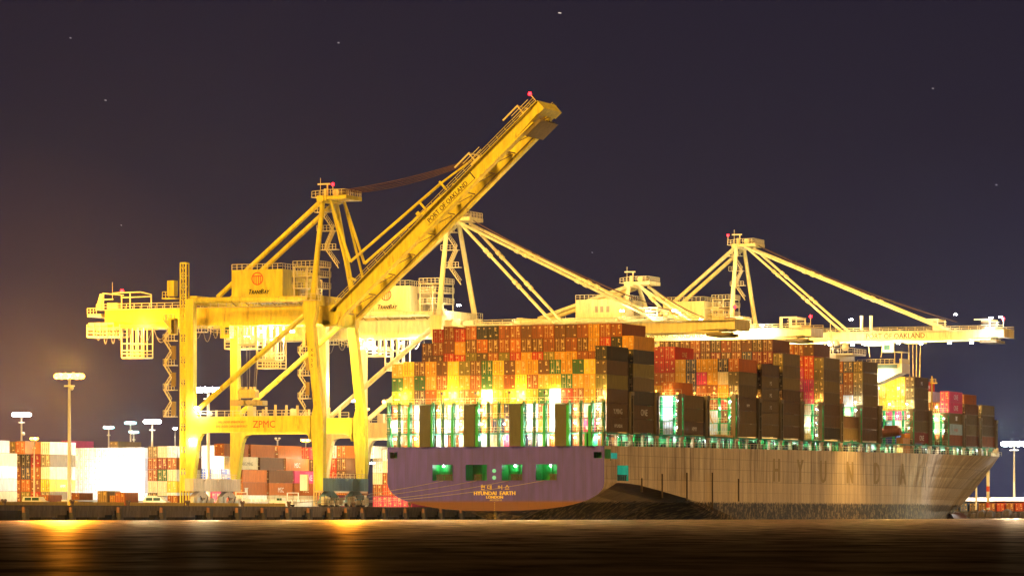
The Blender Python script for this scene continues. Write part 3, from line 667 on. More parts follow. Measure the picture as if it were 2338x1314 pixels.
b.build('stem_bar', mat('stem_lit_edge', (.85, .8, .7), .4), ship)  # white bar paints the lit edge of the stem
b = MB(); b.rail([(hbd(y) - .3, y, deckz(y) + .9) for y in (300, 320, 340, 355, 371)], 1.1, 2.5, .1); b.tube((0, 368, 19), (0, 368, 23), .12); b.build('bow_railing', RAILY, ship)

# deck passage: coaming wall, stanchions and lamps along the starboard side
def hatchz(y): return 17.75 + .0052 * y
b = MB()
for y in range(-1, 290, 10): b.hexa([(20.2, y, deckz(y)), (20.6, y, deckz(y)), (20.6, y + 10, deckz(y + 10)), (20.2, y + 10, deckz(y + 10)), (20.2, y, hatchz(y) - .25), (20.6, y, hatchz(y) - .25), (20.6, y + 10, hatchz(y + 10) - .25), (20.2, y + 10, hatchz(y + 10) - .25)])
b.build('hatch_coaming', GREEN, ship)
b = MB()
ycol = [1.8, 16.9, 32, 47.2, 63.8, 82.1, 97.6, 112.4, 126.9, 142.1, 156.7, 172.2, 187, 201, 215.3, 230.6, 246.1, 261.5, 277]
for y in ycol: b.hexa([(-24, y - .3, hatchz(y) - .3), (24, y - .3, hatchz(y) - .3), (24, y + 12.6, hatchz(y) - .3), (-24, y + 12.6, hatchz(y) - .3), (-24, y - .3, hatchz(y)), (24, y - .3, hatchz(y)), (24, y + 12.6, hatchz(y)), (-24, y + 12.6, hatchz(y))])
b.build('hatch_cover', GREEND, ship)
STAN = mat('stanchion_tan', (.50, .34, .18), .5)
def stanch(y, big):
    zd, zh = deckz(y), hatchz(y) - .32; m = MB(); m2 = MB()
    if big:
        for d in (-.9, .9): m.bar((23.6, y + d, zd), (23.6, y + d * .55, zh), .35, .45)
        m.box(23.3, 23.9, y - 1.0, y + 1.0, zh - .55, zh + .02)
        m2.hexa([(21.5, y - 2.4, zd), (21.9, y - 2.4, zd), (21.9, y + 1.2, zd), (21.5, y + 1.2, zd), (21.5, y - .6, zh), (21.9, y - .6, zh), (21.9, y + 1.2, zh), (21.5, y + 1.2, zh)])
    else:
        m.bar((23.6, y, zd), (23.6, y, zh), .5, .5); m.box(23.3, 23.9, y - .6, y + .6, zh - .4, zh + .02)
        m2.bar((22, y - 1, zd), (22, y - .4, zh), .5, .6)
    o = m.build('hatch_stanchion', STAN, ship); m2.build('gusset', GREEN, o)
for i, y in enumerate(ycol):
    stanch(y - 1.1, True); stanch(y + 5.9, False)
    for q in (2.4, 9.4):
        yy = y + q; zh = hatchz(yy) - .75
        if (i * 2 + (q > 5)) % 4 == 3: continue
        l = MB(); l.ball((22.5, yy, zh), .15, n=6); l.build('passage_lamp', E_WHT, ship)
        light((22.6, yy, zh - .15), (.70, 1, .72) if (i + (q > 5)) % 3 else (.95, 1, .9), 800, ship, .15)
b = MB(); b.rail([(23.95, 0.3, deckz(0)), (23.95, 85, deckz(85)), (23.95, 154, deckz(154)), (23.95, 219, deckz(219)), (23.95, 296, deckz(296))], 1.05, 2.4, .08)
b.build('side_railing', RAILY, ship)
b = MB()    # clutter in the passage: pipes, boxes, winches
for y in range(2, 285, 3):
    q = R.random(); z = deckz(y)
    if q < .5: b.box(21, 22 + R.random(), y, y + .5 + R.random(), z, z + .6 + R.random() * 1.1, 0)
    else: b.tube((22.4, y, z), (22.4, y + .01, z + 2.2), .12, n=6)
b.bar((23.0, 0, 17.0), (23.0, 284, 18.5), .18, .18, 0)
b.build('deck_fittings', DARK, ship)
# side lashing bridges: posts outboard between the bays
def side_post(y, z1, m):
    for d in (-.75, .65):
        m.box(23.3, 24.25, y + d - .16, y + d + .16, hatchz(y) - .1, z1)
    for z in range(int(hatchz(y)) + 2, int(z1), 3): m.box(23.35, 24.2, y - .6, y + .5, z, z + .18)
    m.box(23.5, 24.35, y - .95, y + .9, z1 - .5, z1 + .35)
for i, (y, z1) in enumerate([(15.4, 26.0), (30.2, 26.3), (45.6, 26.4), (61.4, 26.4), (79.6, 27.2), (95.9, 26.8), (110.9, 26.9), (125.7, 27.0), (140.7, 27.2), (155.3, 27.2), (170.2, 27.3), (186, 27.5), (213.6, 27.5), (229, 27.4), (244.6, 27.2), (260, 27.0), (275.3, 26.6), (290.5, 26.3)]):
    m = MB(); side_post(y, z1, m); m.build('lashing_post', POSTB, ship)
# full lashing bridges seen edge on where bays stand empty, and the aftmost one across the stern
def bridge(y, x0, x1, z0, z1, cols_, levels, lamps, big=False, mm=GREEN):
    m = MB()
    for x in cols_: 
        m.box(x - .16, x + .16, y - .45, y - .15, z0, z1); m.box(x - .12, x + .12, y + .5, y + .8, z0, z1)
        m.bar((x, y - .3, z0), (x, y + .6, z0 + 3), .14, .14)
    for z in levels: m.box(x0, x1, y - .45, y + .8, z, z + .16)
    o = m.build('lashing_bridge', mm, ship)
    r = MB()
    for z in levels: r.rail([(x0, y - .5, z + .16), (x1, y - .5, z + .16)], 1.1, 1.26, .07)
    r.build('railing', RAILY, o)
    for k, (lx, lz, col, pw) in enumerate(lamps):
        l = MB(); l.box(lx - .16, lx + .16, y - .1, y + .12, lz - .12, lz + .1); l.build('flood_lamp', E_WHT if col != SOD else E_SOD, o)
        light((lx, y + (1.0 if mm != GREEN else .35), lz - .1), col, pw * (1.0 if mm != GREEN else 1), ship, .15)
    return o
SB = [904, 951, 1003, 1054, 1103, 1212, 1263, 1315, 1366]; k_ = 48.2 / (1380 - 885)
fx = lambda px: (px - 885) * k_ - 24.1
lam = []
for r_, z in enumerate((22.45, 19.6, 16.7)):
    for px in SB: lam.append((fx(px), z, (1, 1, .92) if (px // 7 + r_) % 3 else (.8, 1, 1), 800))
    if r_: lam.append((fx(1155), z, (.8, .95, 1), 420))
cl = [fx(p) for p in (888, 912, 938, 990, 1013, 1039, 1095, 1118, 1142, 1198, 1222, 1248, 1301, 1327, 1353, 1378)]
sb = bridge(-.1, -24.1, 24.1, 14.97, 24.2, cl, (23.6, 20.5, 17.6), lam, mm=mat('bridge_steel', (.06, .20, .10), .5))
for px in (975.5, 1077.5, 1182, 1285): b = MB(); x = fx(px); b.box(x - 1.25, x + 1.25, -.9, -.62, 14.97, 23.5); b.build('vent_panel', PANEL, sb)
for px in (938, 990, 1039, 1095, 1198, 1248, 1301, 1350): b = MB(); b.box(fx(px) - .35, fx(px) + .25, -.75, -.7, 14.97, 23.2); b.build('ladder', GREEN, sb)
b = MB(); b.bar((fx(893), -.8, 21), (fx(901), -.8, 15), .5, .2); b.build('gangway_ladder', GREEN, sb)
for px in (1013, 1091, 1168, 1248): b = MB(); b.tube((fx(px), -.6, 24), (fx(px), -.6, 25.9), .07, n=6); b.ball((fx(px), -.6, 25.9), .3, n=8); b.build('vent_pole', DARK, sb)
for px in (1115, 1378): b = MB(); b.tube((fx(px), -.5, 24), (fx(px), -.5, 26.8), .09, n=6); b.build('aerial', DARK, sb)
for k, px in enumerate((909, 1023.6, 1105, 1177.7, 1261, 1373.7)):      # sodium floods shining up the containers
    x = fx(px); l = MB(); l.box(x - .5, x + .5, -.6, -.2, 24.6, 24.95); l.build('stern_flood', E_SOD, sb)
    light((x + .3, .75, 25.3), (1, .70, .28), 3200 if k not in (0, 5) else 1600, ship, .4)
l = MB(); l.ball((-24.4, -1.0, 24.3), .45); l.build('corner_lamp', E_SOD, sb); light((-24.5, -1.6, 24.4), SOD, 900, ship, .4)
gb = [(45.4, 26.2, (16.4, 19.3, 22.2, 24), ((23.0, 25.3, WHT, 380), (20.6, 25.2, WHT, 380), (22.9, 22.4, WHT, 380), (20.2, 22.2, WHT, 300), (22.9, 19.6, WHT, 380), (23.0, 26.9, SOD, 420), (19.8, 26.9, SOD, 300), (18.0, 22.5, WHT, 300))),
      (79.4, 27.0, (15.2, 17.6, 20.2, 22.5, 24), ((22.8, 26.0, WHT, 300), (20.3, 24.6, WHT, 380), (23, 22.6, WHT, 380), (17.8, 25.6, WHT, 300), (17.5, 22.6, WHT, 380), (17.6, 19.6, GRN, 450), (23.2, 28, SOD, 600), (19, 28, SOD, 500), (14.5, 28, SOD, 500), (12, 26, SOD, 400))),
      (140.5, 27.0, (19.0, 21.5, 24), ((22.7, 25.8, WHT, 420), (22.7, 22.6, WHT, 420), (20.3, 22.5, WHT, 380), (22.7, 19.8, GRN, 250), (23.1, 28, SOD, 800))),
      (170.0, 27.1, (19.6, 21.8, 24), ((22.8, 26.3, WHT, 500), (20.6, 26, WHT, 400), (22.8, 28.4, WHT, 600), (22.5, 23.8, WHT, 300))),
      (213.2, 27.2, (13.5, 16.5, 19, 21.5, 24), ((23, 26, WHT, 450), (20, 26, WHT, 400), (16.5, 25.8, WHT, 400), (23, 23, GRN, 400), (19.5, 23, WHT, 400), (16, 22, GRN, 400), (22.5, 29, WRM, 900), (18, 29, WRM, 900), (20.3, 33, WRM, 1200), (15, 33, WRM, 1000), (15, 19.9, GRN, 300))),
      (244.2, 27.0, (18.2, 20.2, 22.2, 24), ((23, 26, WRM, 420), (20.8, 26, WRM, 380), (23, 22.9, WRM, 380), (20.8, 22.8, (1, 1, .8), 380), (18.5, 24, WRM, 300), (21, 29, WRM, 400)))]
for (y, z1, cs, lm) in gb:
    o = bridge(y, cs[0], 24.1, hatchz(y) - .2, z1, cs, tuple(hatchz(y) + q for q in (0, 3.0, 5.9, 8.4)), lm)
    d = MB(); d.bar((22.4, y - .5, hatchz(y) + 3.2), (24, y - .5, hatchz(y) + 5.8), .3, .2); d.build('diagonal_brace', GREEND, o)
for y, x, z in ((29.9, 24.0, 26.9), (97.0, 22.9, 27.6), (111.8, 22.9, 27.6), (260.8, 23, 26.5), (276.2, 23, 26.0)):
    light((x, y, z), SOD, 420, ship, .2); l = MB(); l.ball((x, y, z), .2, n=6); l.build('bay_lamp', E_SOD, ship)
for y in (30.9, 96.7, 111.6, 126.4, 156, 171):
    light((22.4, y, 22), WHT, 160, ship, .2)
# superstructure
b = MB(); W = mat('deckhouse_white', (.80, .76, .68), .5, var=.1)
b.box(-18, 18, 187, 204, 17, 38.6); b.box(-12, 12, 188, 203, 38.6, 41.0); b.box(-24.5, 25.6, 199.0, 205.5, 36.3, 38.7)
b.hexa([(16, 199, 33.5), (18, 199, 33.5), (18, 205, 33.5), (16, 205, 33.5), (16, 199, 36.3), (25, 199, 36.3), (25, 205, 36.3), (16, 205, 36.3)])
dh = b.build('deckhouse', W, ship)
b = MB(); b.box(17.8, 24.4, 198.7, 198.98, 37.5, 38.45); b.build('bridge_window', mat('bridge_window', (.10, .16, .17), .2, spec=.6), dh)
b = MB()
for z in (38.7,):
    for x in (23.6, 25.4):
        for y in (199.4, 205): b.tube((x, y, 38.7), (x, y, 41.6), .1, n=6)
b.box(23.3, 25.6, 199.1, 205.3, 41.5, 41.65); b.box(24.9, 25.55, 199.1, 205.2, 38.7, 39.9); b.rail([(14, 199.2, 38.7), (23.4, 199.2, 38.7)], 1.1, 1.2, .1); b.build('wing_shelter', RAILY, dh)
b = MB(); b.box(6, 16.2, 188.5, 199, 40.6, 41.0); b.rail([(6, 188.4, 41), (16.2, 188.4, 41), (16.2, 199, 41)], 1.2, 1.3, .11)
b.build('compass_deck', W, dh)
m = MB()
for dx, dy in ((-1.4, -1), (1.4, -1), (0, 1.2)): m.bar((8.8 + dx, 192 + dy, 41), (9.2 + dx * .25, 192 + dy * .3, 46.8), .22, .22)
for z in (42.3, 43.6, 44.9): m.box(7.9 + (z - 41) * .15, 9.9 - (z - 41) * .1, 191.2, 192.8, z, z + .12)
m.tube((9.2, 192, 46.8), (9.2, 192, 48.6), .09); m.box(8.2, 10.6, 191.9, 192.1, 46.4, 46.6)
m.build('radar_mast', RAILY, dh)
m = MB(); m.ball((10.9, 191.6, 43.6), .9, n=10); m.ball((13.2, 191.6, 42.6), 1.0, n=10); m.tube((12, 191.5, 41), (12, 191.5, 43.5), .08); m.box(11.5, 12.5, 191.4, 191.6, 43.4, 43.55); m.build('satellite_dome', W, dh, smooth=True)
light((21, 197.5, 35.2), WRM, 2600, ship, .3); light((18, 197, 33), WRM, 1800, ship, .3); light((10, 187.5, 42.5), WRM, 500, ship, .2)
m = MB(); m.tube((24.2, 229.5, 27), (24.2, 229.5, 36.6), .22, .16, n=8); m.box(23.8, 25.6, 229.2, 229.7, 34.6, 34.9); m.rail([(23.9, 229, 34.9), (25.4, 229, 34.9)], .9, .7, .09)
m.build('foremast', mat('mast_yellow', (.8, .6, .15), .5), ship)
m = MB(); m.tube((18.6, 205.3, 21.5), (23.2, 205.3, 21.9), 1.2, 1.0, n=12); m.box(19.2, 22.6, 204.6, 206, 22.4, 23.4); m.build('lifeboat', mat('lifeboat_orange', (.26, .08, .03), .5), ship, smooth=False)
m = MB(); m.box(22.1, 23.9, 205.5, 211.5, 15.9, 20.4); m.tube((23.6, 208.5, 20.4), (23.6, 208.5, 21.4), 1.2, n=12); m.build('provision_crane_pedestal', mat('pedestal_orange', (.75, .33, .06), .5), ship)
m = MB(); m.box(16, 24.0, 66.5, 78, 18.0, 18.5); m.hexa([(19.0, 70, 18.5), (20.2, 70, 18.5), (20.2, 72, 18.5), (19.0, 72, 18.5), (18.0, 70, 22), (19.4, 70, 22.4), (19.4, 72, 22.4), (18.0, 72, 22)])
m.bar((18.2, 71, 20.5), (20.8, 71, 23.6), .4, .4); m.bar((20.8, 71, 23.6), (21.8, 71, 21), .25, .25); m.tube((17.5, 71, 18.5), (17.5, 71, 21), .5)
m.build('deck_crane', mat('deck_crane_gold', (.60, .38, .10), .5), ship)
# mooring lines from the stern to the quay
def line(a, c, sag, lab, i):
    m = MB(); a = Vector(a); c = Vector(c); N = 10; pr = None
    for k in range(N + 1):
        t = k / N; p = a.lerp(c, t); p.z -= sag * 4 * t * (1 - t)
        if pr is not None: m.tube(pr, p, .045, n=5, cap=False)
        pr = p
    tag(m.build('mooring_line', mat('mooring_rope', (.38, .34, .28), .8)), lab, 'rope', 'mooring lines off the stern')
line((-11.5, -.1, 8.0), (-28.1, -38.3, 3.3), .5, 'pale mooring line from the leftmost stern opening to the quay', 1)
line((-4, -.1, 8.0), (-28.1, -38.3, 3.3), .7, 'pale mooring line from the second stern opening to the quay', 2)
line((3.2, -.1, 8.0), (-28.1, -26.3, 3.3), .9, 'pale mooring line from the third stern opening to the quay', 3)
line((11, -.1, 8.0), (-28.1, -26.3, 3.2), 1.0, 'longest pale mooring line, from the rightmost stern opening to the quay', 4)
# ------------------------------------------------------------------ ship to shore cranes
def crane(y0, label, paint, rail, dz=0., up=None, tip=32., ties=(-8., 16.), apz=66.0, house='transbay', textpos=(.47, None), lamps=(), extras=False, low=False, sill=CGRY, hx=-30.8, ap=4.5):
    e = empty('gantry_crane', (-46, y0, QZ), label, 'crane', 'container cranes along the quay')
    Y = lambda d: y0 + d
    for s in (-1, 1):                               # two frames
        ya, yb = (Y(-10.9), Y(-9.3)) if s < 0 else (Y(9.3), Y(10.9))
        def leg(levels):
            m = MB()
            for (z0, a0, c0), (z1, a1, c1) in zip(levels, levels[1:]):
                m.hexa([(a0, ya, z0), (c0, ya, z0), (c0, yb, z0), (a0, yb, z0), (a1, ya, z1), (c1, ya, z1), (c1, yb, z1), (a1, yb, z1)])
            return m.build('leg', paint, e)
        lw = leg([(5.95, -32.0, -30.3), (17.9, -32.95, -30.25), (20.8, -33.0, -30.25), (23.0, -32.4, -30.65), (39.5 + dz, -34.3, -32.5), (42.3 + dz, -34.8, -31.9), (44.6 + dz, -34.8, -31.9)])
        ll = leg([(8.5, -61.6, -60.0), (17.9, -61.6, -58.6), (20.8, -61.6, -58.6), (23.0, -61.6, -59.9), (45.5 + dz, -61.6, -59.9)])
        m = MB(); m.box(-58.8, -33.2, ya + .05, yb - .05, 17.9, 21.2)
        for xx, d in ((-58.7, 1), (-33.4, -1)):
            for q in range(4):
                m.hexa([(xx, ya + .05, 17.9 - 1.6 + q * .4), (xx + d * (.05 + q * .1), ya + .05, 17.9 - 1.6 + q * .4), (xx + d * (.05 + q * .1), yb - .05, 17.9 - 1.6 + q * .4), (xx, yb - .05, 17.9 - 1.6 + q * .4),
                        (xx, ya + .05, 17.9 - 1.2 + q * .4), (xx + d * (.12 + q * q * .16), ya + .05, 17.9 - 1.2 + q * .4), (xx + d * (.12 + q * q * .16), yb - .05, 17.9 - 1.2 + q * .4), (xx, yb - .05, 17.9 - 1.2 + q * .4)])
        pb = m.build('portal_beam', paint, e)
        m = MB(); m.rail([(-62, ya + .1, 21.2), (-34, ya + .1, 21.2)], 1.15, 1.9, .11)
        for x in (-55, -47.5, -44.3, -43.6, -41.5, -39, -36.5): m.box(x, x + .35, ya + .4, ya + .9, 21.2, 21.2 + 1.3 + (x * 7 % 1.1))
        m.box(-47.6, -46.2, ya + .3, yb, 21.2, 23.2); m.build('railing', rail, pb)
        if s < 0 and extras:
            m = MB(); yt = ya - .04
            m.text('ZPMC', (-43.6, yt, 18.85), (1, 0, 0), (0, 0, 1), 2.05, 0, 'CENTER', .95)
            m.text('SWL UNDER SPREADER 65LT', (-51.0, yt, 19.85), (1, 0, 0), (0, 0, 1), .62, 0, 'CENTER', .8); m.text('SWL UNDER CARGO BEAM 85LT', (-51.0, yt, 18.95), (1, 0, 0), (0, 0, 1), .62, 0, 'CENTER', .8)
            m.build('lettering', INKR, pb)
            m = MB()
            for k, ch in enumerate('X435'): m.text(ch, (-32.75 + k * .0, ya - .05, 34.2 - k * 1.05), (1, 0, 0), (0, 0, 1), .95, 0, 'CENTER')
            m.build('lettering', INK, lw)
        m = MB(); m.tube((-60.6, (ya + yb) / 2, 21.6), (-34.6, (ya + yb) / 2, 41.8 + dz), .55, n=14); m.build('diagonal_brace', paint, e, smooth=True)
        m = MB(); m.tube((-61.2, (ya + yb) / 2, 45.2 + dz), (-33.9, (ya + yb) / 2, 45.0 + dz), .62, n=14); m.build('upper_tube', paint, e, smooth=True)
        m = MB(); m.tube((-33.0, (ya + yb) / 2, 44.6 + dz), (-34.0, Y(3.0 * s), apz + .4), .62, .5, n=14); m.build('mast_leg', paint, e, smooth=True)
        m = MB(); m.box(-35.0, -31.7, ya - .3, yb + .3, 44.6 + dz, 44.75 + dz); m.rail([(-35, ya - .3, 44.75 + dz), (-31.7, ya - .3, 44.75 + dz), (-31.7, yb + .3, 44.75 + dz)], 1.2, 1.1, .1); m.build('leg_platform', rail, e)
        m = MB(); m.tube((-58.2, Y(3.1 * s), 46.2 + dz), (-34.6, Y(3.1 * s), apz - .4), .52, n=14); m.build('backstay', paint, e, smooth=True)
        # girder beams
        m = MB(); a, c = sorted((Y(2.8 * s), Y(4.2 * s)))
        if s < 0 and False: pass
        m.box(-84.2, -30.4, a, c, 40.9 + dz, 44.0 + dz); m.box(-83.4, -31, a - .25, c + .25, 40.1 + dz, 40.9 + dz)
        g = m.build('girder', paint, e)
        m = MB(); yy = a - .5 if s < 0 else c + .5
        m.rail([(-86, yy, 44.05 + dz), (-32, yy, 44.05 + dz)], 1.15, 1.8, .11); m.box(-86, -32, min(yy, a), max(yy, c), 43.98 + dz, 44.08 + dz)
        m.build('railing', rail, g)
    for x, z in ((-60.7, 45.3), (-33.2, 44.9)):
        m = MB(); m.box(x - .8, x + .8, Y(-9.3), Y(9.3), z - 1.1 + dz, z + .9 + dz) if x > -40 else m.box(x - .8, x + .8, Y(-9.3), Y(9.3), z - .9 + dz, z + .9 + dz); m.build('cross_beam', paint, e)
    for x in (-83.5, -74, -66, -56, -46, -38): m = MB(); m.box(x - .4, x + .4, Y(-2.8), Y(2.8), 41.4 + dz, 43.4 + dz); m.build('girder_tie', paint, e)
    # sills, bogies and wheels
    for x0, x1 in ((-32.1, -30.2), (-61.8, -59.9)):
        m = MB(); m.box(x0 - .05, x1, Y(-10.85), Y(10.9), 5.9, 8.5 - .003)
        for q in range(-9, 10, 3): m.box(x1, x1 + .06, Y(q) - .06, Y(q) + .06, 6.0, 8.4)
        for q in (-6, 0, 6): m.box(x1, x1 + .5, Y(q) - .3, Y(q) + .3, 8.0, 8.3)
        si = m.build('sill_beam', sill if x0 > -40 else mat('sill_tan', (.70, .55, .40), .5), e)
        m = MB(); m.rail([(x1 - .1, Y(-10.5), 8.5), (x1 - .1, Y(10.5), 8.5)], .9, 2.2, .09); m.build('railing', rail, si)
        xc = (x0 + x1) / 2
        for s in (-1, 1):
            m = MB(); c = Y(6.3 * s)
            m.hexa([(xc - .6, c - 3.6, 4.6), (xc + .6, c - 3.6, 4.6), (xc + .6, c + 3.6, 4.6), (xc - .6, c + 3.6, 4.6), (xc - .6, c - 1.0, 5.88), (xc + .6, c - 1.0, 5.88), (xc + .6, c + 1.0, 5.88), (xc - .6, c + 1.0, 5.88)])
            for d in (-2.6, 2.6):
                m.hexa([(xc - .5, c + d - 1.9, 3.4), (xc + .5, c + d - 1.9, 3.4), (xc + .5, c + d + 1.9, 3.4), (xc - .5, c + d + 1.9, 3.4), (xc - .5, c + d - .5, 4.6), (xc + .5, c + d - .5, 4.6), (xc + .5, c + d + .5, 4.6), (xc - .5, c + d + .5, 4.6)])
            bo = m.build('bogie', sill if x0 > -40 else MATS['sill_tan'], e)
            for d in (-4, -1.4, 1.4, 4):
                w_ = MB(); w_.tube((xc - .3, c + d, 3.1), (xc + .3, c + d, 3.1), .42, n=12); w_.build('wheel', DARK, bo)
            for d in (-4.4, -2.7, -.3, 2.4, 4.2): k = MB(); k.box(xc + .55, xc + 1.1, c + d - .35, c + d + .35, 3.0, 3.9 + (d * 3 % 1)); k.build('drive_motor', mat('motor_white', (.75, .70, .60), .5), bo)
            k = MB(); k.bar((xc + .7, c - .8, 4.9), (xc + .9, c + .2, 3.2), .12, .12); k.bar((xc + .9, c + 2.2, 4.8), (xc + .9, c + 1.2, 3), .12, .12); k.build('cable_guide', DARK, bo)
    # machinery house
    hy0, hy1 = Y(-5.0), Y(9.4)
    X0, X1, Z0, Z1 = -54.0, -42.3, 45.5 + dz, 51.6 + dz
    if low: X0, X1, Z0, Z1 = -47.5, -34.8, 49.6, 54.2
    m = MB(); m.box(X0, X1, hy0, hy1, Z0, Z1)
    for q in range(0, int((X1 - X0) / .9)): m.box(X0 + .3 + q * .9, X0 + .36 + q * .9, hy0 - .03, hy0, Z0 + .1, Z1 - .1)
    h = m.build('machinery_house', paint, e)
    m = MB(); m.rail([(X0, hy0 + .1, Z1), (X1, hy0 + .1, Z1), (X1, hy1, Z1)], 1.15, 1.2, .1); m.build('railing', rail, h)
    m = MB(); m.box(X1, X1 + .1, hy0 + 4.2, hy0 + 6.0, Z0 + 3.2, Z0 + 4.6); m.box(X1, X1 + .5, hy0 + 6.4, hy0 + 8.8, Z0 + 2.2, Z0 + 3.7); m.box(X1, X1 + .6, hy0 + 7.2, hy0 + 10, Z0 + .8, Z0 + 2.2)
    if low:
        for q in (5.2, 6.6, 8.2): m.box(X0 + q, X0 + q + .8, hy0 - .08, hy0 - .04, Z0 + 1.4, Z0 + 2.9)
    m.build('vent', mat('vent_grey', (.35, .30, .20), .6), h)
    if house == 'transbay':
        cx = (X0 + X1) / 2 + .1; r = 1.35; cz = Z0 + 4.2; yf = hy0 - .07
        m = MB()
        for k in range(28):
            a, c = 2 * math.pi * k / 28, 2 * math.pi * (k + 1) / 28
            m.quad([(cx + r * math.cos(a), yf, cz + r * math.sin(a)), (cx + r * math.cos(c), yf, cz + r * math.sin(c)), (cx + (r - .22) * math.cos(c), yf, cz + (r - .22) * math.sin(c)), (cx + (r - .22) * math.cos(a), yf, cz + (r - .22) * math.sin(a))])
        m.quad([(cx - 1.0, yf - .01, cz + .45), (cx + 1.0, yf - .01, cz + .45), (cx + 1.0, yf - .01, cz + .65), (cx - 1.0, yf - .01, cz + .65)])
        for q in (-.75, -.28, .28, .75):
            zb_ = cz - math.sqrt(max(0, 1.3 ** 2 - q * q)); m.quad([(cx + q - .09, yf - .01, zb_ + .05), (cx + q + .09, yf - .01, zb_ + .05), (cx + q + .09, yf - .01, cz + .5), (cx + q - .09, yf - .01, cz + .5)])
        m.build('emblem', INKR, h)
        m = MB()
        for d in (-.045, 0, .045):
            m.text('T', (cx - 2.15 + d, yf, Z0 + 1.05), (1, 0, 0), (.2, 0, 1), 1.5, 0, 'LEFT', .85); m.text('RANS', (cx - 1.35 + d, yf - .003, Z0 + 1.05), (1, 0, 0), (.2, 0, 1), 1.15, 0, 'LEFT', .78)
            m.text('B', (cx + .72 + d, yf, Z0 + 1.05), (1, 0, 0), (.2, 0, 1), 1.5, 0, 'LEFT', .8); m.text('AY', (cx + 1.48 + d, yf - .003, Z0 + 1.05), (1, 0, 0), (.2, 0, 1), 1.15, 0, 'LEFT', .78)
        m.build('lettering', INK, h)
    m = MB(); m.box(X0 - .5, -34, Y(-6.2), Y(-5.2), Z0 - .35, Z0 - .1); m.box(X0 - .5, X1 + 1, Y(-5.2), Y(9.4), Z0 - .35, Z0 - .12)
    for x in range(int(X0), -34, 3): m.bar((x, Y(-5.6), Z0 - .35), (x + .8, Y(-4.1), 44.0 + dz), .18, .18)
    m.build('house_platform', mat('platform_ochre', (.40, .30, .08), .6), e)
    # frame with stairs next to the mast
    m = MB()
    for x in (-40.6, -37.6, -35.2):
        for y in (Y(-3), Y(2.6)): m.box(x - .11, x + .11, y - .11, y + .11, 45 + dz, 52.2 + dz)
    for z in (47.6, 50.0, 52.0): m.box(-40.8, -35, Y(-3.2), Y(2.8), z + dz, z + .14 + dz); m.rail([(-40.8, Y(-3.2), z + .14 + dz), (-35, Y(-3.2), z + .14 + dz), (-35, Y(2.8), z + .14 + dz)], 1.1, .9, .1)
    if not low: m.build('access_frame', rail, e)
    m = MB()
    fz = 52.2 + dz; n = 3; zz = [52.2 + dz + (apz - 2 - 52.2 - dz) * k / 3 for k in range(4)]
    for k in range(3):
        t0, t1 = (zz[k] - 44.6 - dz) / (apz - 44.6 - dz), (zz[k + 1] - 44.6 - dz) / (apz - 44.6 - dz)
        p0 = Vector((-34.6, Y(9.6 + (3.0 - 9.6) * t0) - 1.5, zz[k])); p1 = Vector((-37.0, Y(9.6 + (3.0 - 9.6) * t1) - 1.5, zz[k + 1]))
        if k % 2: p0.x, p1.x = -37.0, -34.6
        m.bar(p0, p1, .9, .16)
        for d in (-.45, .45): m.bar(p0 + Vector((0, d, 1)), p1 + Vector((0, d, 1)), .09, .09)
        for q in range(9): c = p0.lerp(p1, q / 8); m.bar(c + Vector((0, -.45, 0)), c + Vector((0, -.45, 1)), .08, .08)
        m.box(-38.2, -34.2, p1.y - .6, p1.y + .9, zz[k + 1] - .1, zz[k + 1] + .05); m.rail([(-38.2, p1.y - .6, zz[k + 1]), (-34.4, p1.y - .6, zz[k + 1])], 1.1, .7, .1)
    if not low: m.build('mast_stair', rail, e)
    # apex
    m = MB(); m.box(-35.0, -32.8, Y(-4), Y(4), apz - .2, apz + .9); m.hexa([(-32.8, Y(-3.8), apz + .1), (-28.4 + (ap - 4.5), Y(-3.8), apz + .1), (-28.4 + (ap - 4.5), Y(3.8), apz + .1), (-32.8, Y(3.8), apz + .1), (-32.8, Y(-3.8), apz + .75), (-28.4 + (ap - 4.5), Y(-3.8), apz + .9), (-28.4 + (ap - 4.5), Y(3.8), apz + .9), (-32.8, Y(3.8), apz + .75)])
    m.tube((-34, Y(-4.3), apz + .2), (-34, Y(4.3), apz + .2), .75, n=12)
    apx = m.build('apex_head', paint, e)
    m = MB(); m.rail([(-36, Y(-4.2), apz + .6), (-32.6, Y(-4.2), apz + .9), (-28.6, Y(-3.8), apz + .95), (-28.6, Y(3.8), apz + .95)], 1.15, .8, .1); m.box(-36.2, -34.8, Y(-4.2), Y(4.2), apz + .5, apz + .62)
    m.tube((-33.8, Y(-2), apz + .9), (-33.8, Y(-2), apz + 2.4), .5, n=8); m.tube((-31.4, Y(-2.4), apz + 1.5), (-31.4, Y(2.4), apz + 1.5), .75, n=12)
    m.bar((-35.2, Y(-3), apz + 3.3), (-32.4, Y(-3), apz + 3.3), .3, .3); m.bar((-33, Y(-3), apz + .9), (-33, Y(-3), apz + 3.3), .25, .25); m.tube((-34.6, Y(-3), apz + 1), (-34.6, Y(-3), apz + 4.6), .06, n=5)
    m.build('apex_platform', rail, apx)
    lz = apz + 2.9; lx = -31.6 if not label.startswith('tallest') else -36.2
    if not low:
        m = MB(); m.tube((lx, Y(-3.4), apz + 1), (lx, Y(-3.4), lz), .08, n=5); m.build('light_post', rail, apx)
        m = MB(); m.ball((lx, Y(-3.4), lz + .25), .36); m.build('warning_light', E_RED, apx); light((lx, Y(-3.7), lz + .3), (1, .05, .05), 60, e, .2)
